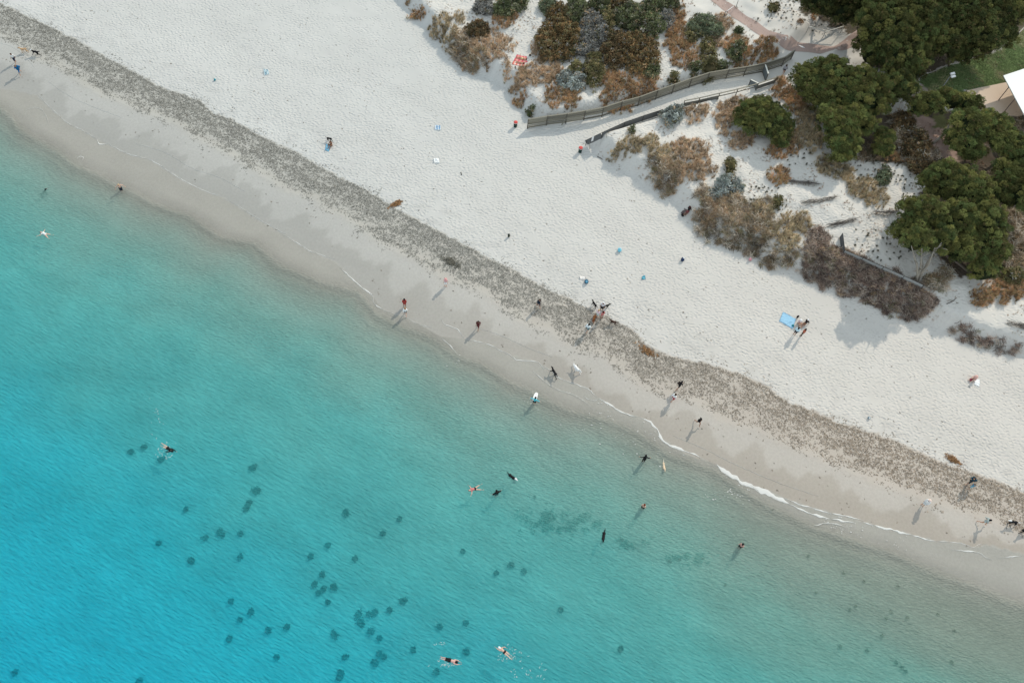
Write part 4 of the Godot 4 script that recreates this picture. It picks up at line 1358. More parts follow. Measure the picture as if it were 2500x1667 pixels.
func build_far_corner() -> void:
	var red := mat("red_path", lin(0.52, 0.395, 0.355), 0.95)
	red.albedo_texture = grain_map(31, 0.75, 1.0, 0.07)
	red.uv1_triplanar = true
	red.uv1_world_triplanar = true
	red.uv1_scale = Vector3.ONE * 0.2
	var o := ribbon([[1690, -60], [1755, 2], [1787, 24], [1830, 56], [1880, 87], [1930, 105], [1975, 117], [2018, 122], [2052, 114], [2085, 96], [2125, 70]], 3.1, 0.03, "path", red)
	o.set_meta("kind", "structure")
	var st := start()
	var a := spot(1955, 112, 0.04) + Vector3(0, 0.045, 0)
	var d := ground_dir(1955, 112, 9, 4)
	quad(st, a - d * 0.4, a + d.rotated(Vector3.UP, 0.5) * 0.35, a + d * 0.8, a + d.rotated(Vector3.UP, -0.6) * 0.3)
	o = obj("path_marking", done(st), paint(WHITE))
	o.set_meta("kind", "structure")
	# bollards and rails beside the path
	for b in [[1768, 41, 1.1, "short grey bollard at the lower left side of the red path", 0.05], [1797, 18, 1.25, "grey bollard on the upper side of the red path near the top edge", 0.05], [1880, 44, 1.25, "slim grey post above the red path by the round olive shrub", 0.045], [1873, 106, 0.9, "dark stub post between the red path and the rust coloured bushes", 0.07]]:
		var foot := spot(b[0], b[1])
		var p := base("bollard", foot)
		tag(p, b[3], "bollard", "posts along the red path")
		post("post", foot, b[2], b[4], wood(3) if b[2] < 1.0 else paint(Color(0.25, 0.25, 0.24)), p)
		st = start()
		tube(st, [Vector3(0, b[2] - 0.02, 0), Vector3(0, b[2] + 0.03, 0)], [b[4] * 1.25, b[4] * 1.1], 8)
		obj("cap", done(st), paint(Color(0.5, 0.5, 0.48)), p)
	var foot := spot(1771, 40)
	var bar := base("barrier_bar", foot)
	tag(bar, "thin white barrier bar reaching over the red path near the top edge", "barrier")
	var out := ground_dir(1771, 40, 22, -16)
	plank("bar", foot + Vector3(0, 1.0, 0), foot + out * 1.7 + Vector3(0, 1.0, 0), 0.06, 0.07, paint(WHITE), bar)
	post("post", foot + Vector3(0.1, 0, 0), 1.02, 0.04, paint(Color(0.3, 0.3, 0.3)), bar)
	var feet := [spot(1969, 79), spot(2009, 92), spot(2053, 79)]
	var rail := base("white_rail_fence", feet[0])
	tag(rail, "low white rail on three posts where the red path bends", "fence")
	for i in 3:
		post("post", feet[i], 1.15, 0.055, paint(Color(0.4, 0.4, 0.38)), rail)
		if i < 2:
			plank("rail", feet[i] + Vector3(0, 1.13, 0), feet[i + 1] + Vector3(0, 1.13, 0), 0.12, 0.09, paint(Color(0.7, 0.7, 0.66)), rail)
	# lamp
	foot = spot(2287, 234)
	var lamp := base("light_pole", foot)
	tag(lamp, "grey light pole with two white heads standing on the lawn", "light pole")
	st = start()
	tube(st, [Vector3(0, -0.3, 0), Vector3(0, 2.0, 0), Vector3(0, 3.85, 0)], [0.09, 0.07, 0.05], 10)
	obj("pole", done(st), paint(Color(0.3, 0.32, 0.33)), lamp)
	for s in [-1.0, 1.0]:
		st = start()
		box(st, Transform3D(Basis(Vector3.UP, 0.5) * Basis(Vector3.RIGHT, 0.2), Vector3(0.25, 3.95, 0.3 * s)), Vector3(0.75, 0.14, 0.32))
		var head := obj("lamp_head", done(st), paint(WHITE), lamp)
		st = start()
		box(st, Transform3D(Basis(Vector3.UP, 0.5) * Basis(Vector3.RIGHT, 0.2), Vector3(0.25, 3.87, 0.3 * s)), Vector3(0.6, 0.03, 0.24))
		obj("lens", done(st), paint(Color(0.5, 0.52, 0.52)), head)
		st = start()
		beam(st, Vector3(0, 3.8, 0), Vector3(0.1, 3.92, 0.3 * s), 0.05, 0.05)
		obj("arm", done(st), paint(Color(0.3, 0.32, 0.33)), lamp)
	# kerb of the lawn, paved pad, shelter
	o = ribbon([[2247, 187], [2290, 170], [2340, 153], [2400, 133], [2440, 119], [2480, 88], [2530, 40]], 0.3, 0.08, "lawn_edging", paint(Color(0.4, 0.37, 0.34)))
	tag(o, "thin pale edging between the lawn and the dark trees", "kerb")
	var g := spot(2440, 240)
	o = obj("paved_pad", slab([[2360, 221], [2460, 200], [2560, 176], [2600, 260], [2520, 268], [2490, 283], [2446, 282], [2400, 258]], g.y + 0.35, 1.2), paint(Color(0.57, 0.46, 0.37)))
	o.set_meta("kind", "structure")
	var shelter := base("picnic_shelter", Vector3(g.x, g.y + 0.35, g.z))
	tag(shelter, "white flat roofed picnic shelter cut by the right edge of the frame", "shelter")
	var ry := g.y + 0.35 + 2.9
	var roof := slab([[2451, 184], [2600, 135], [2680, 420], [2565, 398]], ry, 0.12)
	o = obj("roof", roof, paint(Color(0.8, 0.82, 0.82)), shelter)
	o.position = -shelter.position
	for p in [[2465, 212], [2480, 240], [2560, 220]]:
		var top := level(p[0], p[1], ry - 0.35)
		st = start()
		tube(st, [Vector3(top.x, g.y + 0.34, top.z) - shelter.position, top + Vector3(0, 0.24, 0) - shelter.position], [0.06, 0.06], 8)
		obj("column", done(st), paint(Color(0.14, 0.11, 0.1)), shelter)
		st = start()
		box(st, Transform3D(Basis(Vector3.UP, 0.5), top + Vector3(0.1, 0.12, 0) - shelter.position), Vector3(0.5, 0.2, 0.3))
		obj("bracket", done(st), paint(Color(0.3, 0.25, 0.23)), shelter)
	var e1 := level(2453, 187, ry - 0.13)
	var e2 := level(2565, 396, ry - 0.13)
	plank("edge_beam", e1 + Vector3(0.25, -0.08, 0), e2 + Vector3(0.25, -0.08, 0), 0.1, 0.16, paint(Color(0.5, 0.42, 0.37)), shelter)
	# grass of the lawn
	var buf := PackedFloat32Array()
	var lawn: PackedVector2Array = zones[4][0]
	for i in 26000:
		var p := level(rng.randf_range(2240, 2560), rng.randf_range(30, 265), 4.0)
		if not Geometry2D.is_point_in_polygon(Vector2(p.x, p.z), lawn):
			continue
		var dryness := smoothstep(-0.1, 0.5, n2.get_noise_2d(p.x * 3.0, p.z * 3.0))
		drop(buf, spin(0.2).scaled(Vector3(0.5, 0.28, 0.5)), on(p.x, p.z), Color(0.19, 0.26, 0.11).lerp(Color(0.38, 0.37, 0.21), dryness) * rng.randf_range(0.7, 1.3))
	tag(strew("lawn_grass", M.tuft, mats.dry_stalks, buf, self), "mown green grass of the lawn beside the picnic shelter", "grass", "", "stuff")

func build_scrub() -> void:
	var g1 := "dune scrub above the walkway"
	var g2 := "dune scrub below the walkway"
	# kind, label, blobs of [px, py, rx, ry, height]
	for s in [
		["grey", "grey bush at the top edge, leftmost of the bushes there", [[1180, 16, 22, 20, 1.0]]],
		["green", "dark green bush at the top edge next to the grey one", [[1238, 18, 34, 22, 1.3], [1262, 8, 24, 18, 1.3]]],
		["rust", "rust coloured grass below the dark green bush at the top edge", [[1232, 46, 30, 18, 0.6]]],
		["bluegreen", "small grey green bush at the top edge beside the sandy gap", [[1338, 14, 20, 18, 1.0]]],
		["brown", "largest rust brown bush, right of the sunbathers' sandy gap", [[1366, 40, 30, 30, 1.3], [1350, 100, 42, 44, 1.5], [1384, 96, 30, 44, 1.5]]],
		["tan", "tan grass along the left foot of the largest rust brown bush", [[1318, 122, 20, 34, 0.5]]],
		["green", "green bush between the rust brown bush and the grey one at the top", [[1408, 30, 28, 32, 1.6], [1462, 12, 24, 22, 1.7], [1392, 118, 10, 22, 1.2]]],
		["grey", "large grey bush running down between green and brown ones", [[1440, 58, 26, 36, 1.5], [1428, 110, 26, 28, 1.3], [1470, 80, 14, 30, 1.3]]],
		["olive", "yellow olive bush squeezed between grey and green bushes", [[1484, 52, 13, 32, 1.5]]],
		["green", "wide green bush at the top edge right of the large grey one", [[1540, 42, 44, 30, 1.7], [1592, 62, 30, 30, 1.6], [1612, 8, 42, 20, 1.5]]],
		["brown", "brown bush top at the upper edge within the green bushes", [[1512, 6, 26, 14, 1.7]]],
		["grey", "grey twiggy bush at the right end of the wide green bush", [[1626, 48, 18, 26, 1.2]]],
		["dark", "dark brown bush below the wide green bush", [[1506, 120, 32, 44, 1.3]]],
		["brown", "rust brown bush right of the dark brown one, with a green tuft on its corner", [[1562, 132, 44, 46, 1.3], [1540, 104, 30, 20, 1.3]]],
		["green", "green tuft on the lower right corner of a rust brown bush", [[1590, 172, 18, 20, 0.9]]],
		["olive", "upright olive green bush beside the blue grey saltbush", [[1452, 168, 22, 40, 1.4], [1406, 170, 16, 18, 1.1]]],
		["silver", "round blue grey saltbush above the middle of the board fence", [[1394, 195, 32, 26, 1.0], [1412, 208, 16, 14, 0.8]]],
		["tan", "tan grass patch left of the blue grey saltbush", [[1305, 182, 54, 24, 0.5], [1350, 178, 24, 30, 0.5], [1264, 196, 20, 20, 0.5]]],
		["rust", "reddish tan grass below the blue grey saltbush", [[1372, 228, 42, 32, 0.5], [1392, 250, 18, 10, 0.4]]],
		["rust", "wide orange brown grass patch just above the board fence", [[1510, 218, 46, 36, 0.7], [1570, 208, 46, 24, 0.6], [1490, 190, 20, 20, 0.6]]],
		["rust", "small rust tuft between the sand scarp and the board fence's beach end", [[1268, 246, 16, 15, 0.5]]],
		["tan", "narrow tan tuft just below the sunbathers", [[1236, 172, 9, 18, 0.4]]],
		["dark", "round dark brown cushion bush on the leftmost dune", [[1165, 73, 28, 21, 1.0]]],
		["tan", "wide tan grass patch below the round dark cushion bush", [[1196, 108, 52, 38, 0.5], [1150, 128, 26, 28, 0.5]]],
		["twig", "grey dry twigs on the scarp below the wide tan patch", [[1160, 156, 30, 16, 0.6], [1122, 120, 24, 26, 0.6]]],
		["straw", "straw coloured grass on the leftmost corner of the dunes", [[1072, 66, 28, 22, 0.6], [1098, 96, 20, 24, 0.5]]],
		["straw", "sparse straw tufts above the leftmost dune corner", [[1121, 44, 14, 18, 0.3]]],
		["rust", "low reddish brown scrub alone on the sand at the upper left of the dunes", [[1008, 38, 16, 10, 0.4], [1028, 40, 10, 8, 0.3]]],
		["rust", "tiny red brown tuft by the top edge left of all other scrub", [[996, 7, 7, 5, 0.3]]],
		["rust", "tall orange grass strip at the top between green bushes and the path", [[1652, 60, 22, 60, 0.6], [1672, 130, 34, 34, 0.6], [1640, 100, 20, 26, 0.5]]],
		["bluegreen", "grey green round bush below the red path near the top", [[1716, 60, 30, 26, 1.0], [1748, 74, 16, 18, 0.7]]],
		["olive", "small dark olive bush at the left of the grey green round bush", [[1690, 84, 17, 16, 0.8]]],
		["olive", "upright green strip of bush between two orange patches by the fence", [[1728, 120, 18, 28, 0.9], [1734, 154, 20, 26, 0.9]]],
		["tan", "tan grass beside the red path right of the grey green bush", [[1766, 56, 24, 22, 0.5], [1752, 100, 16, 18, 0.4]]],
		["rust", "orange bush with a green middle below the red path", [[1796, 106, 30, 24, 0.7], [1806, 146, 30, 22, 0.5]]],
		["green", "green middle of the orange bush below the red path", [[1798, 122, 20, 20, 1.0]]],
		["rust", "orange brown bush between the path and the gates", [[1870, 122, 32, 26, 0.8], [1866, 146, 26, 18, 0.6]]],
		["green", "tiny green tuft beside the red path", [[1803, 74, 9, 9, 0.5]]],
		["olive", "ball shaped olive brown shrub alone on white sand above the red path", [[1889, 18, 12, 11, 0.9]]],
		["rust", "small red brown tuft on white sand above the red path", [[1955, 52, 7, 6, 0.35]]],
		["rust", "red brown tuft at the edge of the dark trees near the top", [[1988, 42, 9, 8, 0.4]]],
		["green", "small dark green tuft at the beach end of the board fence", [[1294, 274, 8, 9, 0.7]]],
		["olive", "small green tuft against the middle of the board fence", [[1640, 205, 12, 9, 0.5]]],
		["green", "low green tufts in front of the board fence near the gates", [[1758, 172, 18, 9, 0.5], [1690, 184, 14, 10, 0.5]]],
		]:
		growth(shrub_name(s[0]), s[1], shrub_name(s[0]).replace("_", " "), g1, s[0], s[2])
	for s in [
		["silver", "blue grey bush standing against the lower walkway fence", [[1642, 276, 24, 28, 1.4]]],
		["tan", "golden grass right of the blue grey bush at the lower fence", [[1700, 272, 30, 22, 0.6]]],
		["tan", "orange tan grass left of the round green bush", [[1788, 268, 44, 26, 0.5], [1766, 300, 18, 30, 0.5], [1812, 250, 30, 14, 0.5]]],
		["rust", "orange grass between the gates and the tree left of the lawn", [[1912, 222, 30, 18, 0.6], [1950, 250, 34, 24, 0.6], [1908, 196, 16, 10, 0.7]]],
		["straw", "straw grass running down beside the two lobed tree", [[1970, 290, 30, 34, 0.6], [1990, 336, 26, 28, 0.6], [1955, 330, 22, 26, 0.5]]],
		["rust", "red brown scrub under the round green bush", [[1914, 362, 38, 20, 0.6], [1930, 332, 20, 24, 0.5]]],
		["tan", "tan scrub at the lower left of the round green bush", [[1808, 342, 34, 22, 0.6]]],
		["tan", "large tan brown mound of grass left of the round bush", [[1690, 372, 42, 36, 0.9], [1706, 412, 40, 28, 0.8], [1660, 352, 24, 16, 0.6]]],
		["straw", "curved olive straw ridge of scrub at the beach's edge", [[1545, 352, 32, 22, 0.9], [1582, 342, 28, 20, 0.9], [1505, 382, 22, 14, 0.6], [1612, 372, 26, 24, 0.9]]],
		["twig", "greyish brown twigs at the lower end of the curved straw ridge", [[1636, 418, 28, 40, 0.7], [1600, 408, 24, 20, 0.6]]],
		["olive", "small upright green olive shrub on the white dune", [[1783, 406, 12, 22, 1.0]]],
		["rust", "rust and grey dome of scrub left of the brushwood bundles", [[1903, 424, 27, 26, 0.8]]],
		["straw", "tan scrub under the two lobed tree", [[2040, 410, 40, 24, 0.7], [2070, 424, 22, 18, 0.5], [2012, 396, 20, 20, 0.5]]],
		["straw", "olive tan scrub in the middle of the white dune", [[2108, 456, 36, 28, 0.9], [2140, 478, 32, 26, 0.8]]],
		["bluegreen", "small grey green tuft on the bare dune left of the big tree", [[2158, 430, 15, 20, 0.6]]],
		["tan", "golden tan grass growing up through the brown grey twigs under the silver saltbush", [[1748, 506, 40, 30, 0.6], [1800, 524, 30, 30, 0.6], [1730, 540, 20, 20, 0.5]]],
		["tan", "golden tan grass in the greyish brown twigs below the curved straw ridge", [[1630, 400, 24, 26, 0.7], [1648, 440, 18, 22, 0.6]]],
		["straw", "thin straw grass at the crest of the scarp among pale dead twigs", [[1858, 520, 30, 26, 0.5], [1880, 560, 24, 22, 0.5]]],
		["silver", "silver white saltbush, palest of all, at the dune's beach edge", [[1780, 450, 32, 22, 1.0], [1748, 474, 16, 13, 0.7], [1802, 466, 12, 12, 0.7]]],
		["twig", "brown grey twigs below the silver white saltbush", [[1760, 520, 52, 44, 0.6], [1720, 480, 18, 28, 0.6], [1800, 500, 26, 26, 0.6]]],
		["twig", "pale grey dead twigs on the scarp, right of the brown grey ones", [[1850, 540, 46, 40, 0.7], [1868, 500, 22, 20, 0.5]]],
		["straw", "olive tan dome of scrub at the scarp above the beach", [[1936, 548, 38, 34, 1.0], [1926, 590, 34, 30, 0.8], [1962, 540, 20, 24, 0.8]]],
		["olive", "tiny olive tuft above the olive tan dome", [[1900, 491, 11, 12, 0.5]]],
		["twig", "sparse grey stems along the foot of the scarp", [[1790, 586, 44, 18, 0.4], [1846, 604, 36, 16, 0.4], [1900, 636, 40, 16, 0.4]]],
		["rust", "rust brown scrub in the lower right corner of the dunes", [[2440, 712, 56, 30, 1.0], [2490, 690, 36, 34, 1.0], [2398, 730, 26, 16, 0.7]]],
		["olive", "olive clump on top of the rust brown scrub at the right edge", [[2476, 676, 26, 20, 1.3]]],
		["brush", "strip of dead brush along the scarp at the right edge", [[2338, 806, 20, 7, 0.3], [2374, 824, 26, 11, 0.3], [2420, 840, 28, 11, 0.3], [2466, 856, 28, 9, 0.3]], 0.6],
		["twig", "sparse dry twigs around the foot of the pale trunks", [[2285, 690, 34, 22, 0.5], [2310, 668, 20, 16, 0.5]]],
		["twig", "dark dead undergrowth between the tree crowns", [[2215, 330, 34, 40, 1.2], [2245, 380, 40, 28, 1.0], [2200, 290, 26, 18, 0.9]]],
		["dark", "dark low shrubs under the trees right of the white dune", [[2232, 352, 34, 36, 1.4], [2250, 404, 30, 18, 1.0], [2208, 300, 24, 24, 1.2]]],
		["twig", "grey dry bushes behind the big lower right tree at the edge", [[2470, 560, 34, 60, 1.2], [2480, 640, 30, 34, 1.0]]],
		["rust", "orange red ground cover round the top of the bare dune", [[2192, 384, 24, 10, 0.4], [2236, 396, 20, 12, 0.5], [2252, 430, 8, 20, 0.4]]],
		["twig", "grey weathered sticks heap between the two lobed tree and the small one", [[2116, 374, 26, 18, 0.5]]],
		["twig", "grey shrubs in the shelter's shade at the right edge", [[2480, 296, 30, 22, 0.9]]],
		["green", "tiny green tuft on sand beside the shade cloth fence", [[1544, 318, 7, 8, 0.5]]],
		]:
		growth(shrub_name(s[0]), s[1], shrub_name(s[0]).replace("_", " "), g2, s[0], s[2], s[3] if s.size() > 3 else 1.0)
	growth("brushwood_bank", "broad bank of dark reddish brown cut branches below the bent fence", "brushwood", "", "brush", [[1998, 590, 26, 36, 0.6], [1990, 636, 34, 34, 0.6], [2040, 650, 44, 36, 0.6], [2086, 680, 44, 36, 0.6], [2136, 704, 44, 34, 0.6], [2186, 728, 44, 32, 0.6], [2232, 748, 36, 26, 0.6], [2268, 742, 16, 14, 0.4]], 1.25)
	var litter := PackedFloat32Array()
	for i in 44000:
		var u := rng.randf_range(-70.0, 62.0)
		var v := look("dune", u) + rng.randf() * 60.0
		var n := n2.get_noise_2d(u * 4.0, v * 4.0) + 0.4 * n3.get_noise_2d(u * 9.0, v * 9.0)
		if n < 0.16:
			continue
		var g := SHORE * u + INLAND * v
		var on_way := false
		for k in walkway.size() - 1:
			if Geometry2D.get_closest_point_to_segment(g, walkway[k], walkway[k + 1]).distance_to(g) < 2.4:
				on_way = true
		if on_way:
			continue
		var cols := [Color(0.45, 0.3, 0.2), Color(0.3, 0.17, 0.11), Color(0.4, 0.35, 0.28), Color(0.2, 0.17, 0.12)]
		drop(litter, spin(0.4).scaled(Vector3(1, 0.5, 1) * rng.randf_range(0.3, 0.8)), on(g.x, g.y), cols[rng.randi() % 4] * rng.randf_range(0.7, 1.3))
	tag(strew("dune_litter", M.tuft, mats.dry_stalks, litter, self), "sparse dead stems and low dry tufts scattered over the dune sand", "dune grass", "", "stuff")
	# planted seedlings in rows on the white dune
	var proto: Node3D = null
	var patch := ["in the middle of the rows above the olive tan dome", "just left of the topmost brushwood bundle", "below the two lobed tree", "on the bare sand above the big lower right tree", "in the shade behind the bent shade cloth fence", "at the left edge of the big lower right tree", "on white sand between the red path and the darkest tree", "beside the low white rail by the red path", "below the round green bush"]
	var rows := [[1830, 490, 1920, 530, 9, 5], [1838, 455, 1900, 480, 5, 3], [2085, 400, 2170, 470, 6, 6], [2160, 400, 2235, 460, 6, 5], [2085, 565, 2225, 650, 8, 5], [2200, 460, 2236, 520, 3, 5], [1860, 1, 1995, 60, 9, 5], [1985, 60, 2050, 90, 4, 3], [1925, 365, 1985, 412, 4, 4]]
	for r_ in rows.size():
		var r: Array = rows[r_]
		var says: String = "small dark seedling planted " + patch[r_]
		if says.split(" ").size() > 16:
			says = "seedling " + patch[r_]
		for i in r[4]:
			for j in r[5]:
				var px: float = lerpf(r[0], r[2], (i + 0.5 * (j % 2)) / r[4]) + rng.randfn() * 5.0
				var py: float = lerpf(r[1], r[3], float(j) / r[5]) + rng.randfn() * 4.0
				var foot := spot(px, py)
				if proto == null:
					proto = base("seedling", foot)
					var buf := PackedFloat32Array()
					for q in 12:
						drop(buf, spin(0.6).scaled(Vector3.ONE * 0.75), Vector3(rng.randfn() * 0.06, 0.12 + rng.randf() * 0.3, rng.randfn() * 0.06), Color(0.1, 0.1, 0.07) * rng.randf_range(0.6, 1.3))
					strew("leaves", M.leaf, mats.foliage, buf, proto).set_meta("kind", "stuff")
					var st := start()
					tube(st, [Vector3(0, -0.1, 0), Vector3(0.02, 0.42, 0)], [0.016, 0.008], 5)
					obj("stem", done(st), paint(Color(0.16, 0.12, 0.09)), proto)
					tag(proto, says, "seedling", "planted seedlings on the dune, " + patch[r_])
					continue
				var c: Node3D = proto.duplicate()
				c.position = foot
				c.rotation.y = rng.randf() * TAU
				c.scale = Vector3.ONE * rng.randf_range(0.4, 0.95)
				put(c, "seedling")
				tag(c, says, "seedling", "planted seedlings on the dune, " + patch[r_])

func shrub_name(kind: String) -> String:
	return {"green": "green_bush", "bluegreen": "green_bush", "olive": "olive_bush", "brown": "brown_bush", "dark": "brown_bush", "silver": "saltbush", "grey": "grey_bush", "tan": "dry_grass", "rust": "dry_grass", "straw": "dry_grass", "twig": "dry_twigs", "brush": "brushwood"}[kind]

func build_trees() -> void:
	tree("tree", "darkest tree at the top edge, left of the huge crown", [[1998, -4, 50, 36, 4.9, 2.1], [2062, 20, 56, 36, 4.9, 2.1], [2110, 40, 26, 22, 3.5, 1.7], [2090, -20, 60, 30, 5.7, 2.1]], [[spot(2060, 60)], [spot(2000, 40)]], 0.42)
	tree("tree", "huge dark crowned tree above the lawn, its left half", [[2160, 60, 66, 60, 6.8, 3.0], [2190, 120, 72, 56, 5.7, 2.7], [2140, 120, 50, 44, 4.9, 2.3], [2210, 164, 46, 30, 4.1, 2.1], [2180, 0, 80, 40, 7.6, 3.0], [2250, 60, 50, 60, 7.0, 2.7]], [[spot(2190, 190)], [spot(2230, 170)]], 0.72)
	tree("tree", "huge dark crowned tree above the lawn, its right half by the top edge", [[2330, 20, 76, 60, 7.3, 3.0], [2300, 90, 66, 50, 5.9, 2.7], [2380, 70, 66, 54, 6.5, 2.7], [2440, 20, 56, 50, 7.0, 2.7], [2350, 120, 50, 26, 4.3, 2.1], [2430, 84, 44, 30, 4.9, 2.3]], [[spot(2370, 150)], [spot(2320, 160)]], 0.6)
	tree("tree", "broad dark green tree just right of the walkway gates", [[1976, 196, 40, 34, 3.8, 1.8], [2026, 186, 50, 40, 4.3, 2.1], [2010, 232, 48, 34, 3.5, 1.8], [2070, 200, 40, 30, 4.1, 1.8]], [[spot(2020, 262)]], 0.85)
	tree("tree", "dark green tree in the middle of the group below the lawn's corner", [[2110, 204, 44, 30, 4.3, 1.8], [2120, 240, 52, 36, 4.1, 1.9], [2070, 250, 36, 30, 3.2, 1.7], [2150, 220, 36, 30, 4.1, 1.8]], [[spot(2110, 286)]], 0.8)
	tree("tree", "rounded tree touching the lawn's left corner", [[2194, 212, 38, 34, 4.1, 1.9]], [[spot(2180, 258)]], 0.85)
	tree("tree", "bright green two lobed tree left of the small dead undergrowth", [[2044, 296, 44, 34, 3.8, 1.8], [2080, 290, 34, 26, 3.8, 1.7], [2056, 344, 40, 36, 3.0, 1.7], [2058, 376, 32, 22, 2.3, 1.5], [2118, 308, 24, 22, 3.2, 1.5]], [[spot(2070, 392)], [spot(2110, 330)]], 1.05)
	tree("round_bush", "large round dark green bush alone below the walkway", [[1858, 278, 54, 40, 1.7, 1.2], [1840, 296, 44, 34, 1.5, 1.1], [1890, 300, 42, 46, 1.6, 1.2], [1906, 330, 22, 30, 1.3, 1.0]], [[spot(1866, 318)]], 0.85, "")
	tree("tree", "smallest tree, standing between the dead sticks and dark undergrowth", [[2160, 338, 20, 20, 1.8, 1.1], [2158, 366, 22, 18, 1.4, 1.0]], [[spot(2160, 386)]], 0.95)
	tree("tree", "arching tree with a bare forked branch below the light pole", [[2268, 256, 32, 24, 3.5, 1.5], [2320, 246, 40, 18, 3.8, 1.4], [2366, 256, 26, 18, 3.8, 1.4], [2240, 262, 20, 16, 3.0, 1.3]], [[spot(2276, 352), level(2336, 268, land(0, -110) + 3.4)], [spot(2278, 350), level(2324, 312, land(0, -110) + 2.6)]], 1.0)
	tree("tree", "bright green spreading tree below the paved pad", [[2370, 306, 46, 34, 4.1, 1.8], [2420, 312, 46, 36, 4.1, 1.8], [2350, 346, 38, 30, 3.2, 1.7], [2456, 350, 34, 34, 3.8, 1.7], [2376, 374, 24, 18, 2.4, 1.4]], [[spot(2374, 404)], [spot(2440, 392)]], 1.0)
	tree("tree", "tree cut by the right edge above the big lower right tree", [[2486, 376, 38, 34, 4.1, 1.8], [2470, 430, 44, 36, 3.8, 1.8], [2500, 480, 36, 40, 4.1, 1.8], [2440, 470, 30, 34, 3.2, 1.6]], [[spot(2474, 490)]], 0.8)
	tree("tree", "large lower right tree with several pale bare trunks", [[2306, 446, 58, 40, 3.8, 2.6], [2360, 470, 50, 44, 4.1, 2.6], [2250, 520, 52, 38, 4.6, 2.2], [2238, 590, 40, 26, 4.6, 1.6], [2226, 566, 42, 34, 3.6, 2.0], [2330, 540, 56, 46, 3.8, 2.6], [2290, 590, 34, 30, 4.2, 2.1], [2400, 540, 46, 50, 3.8, 2.5], [2410, 610, 44, 44, 3.1, 2.3], [2350, 610, 36, 36, 2.7, 2.1], [2400, 664, 34, 18, 1.9, 1.7]],
		[[spot(2237, 686), level(2252, 606, land(60, -80) + 4.6)], [spot(2240, 688), level(2226, 600, land(60, -80) + 4.4)], [spot(2232, 680), level(2284, 604, land(60, -80) + 4.6)], [spot(2242, 684), level(2300, 592, land(60, -80) + 4.8)], [spot(2380, 670)]], 0.95)

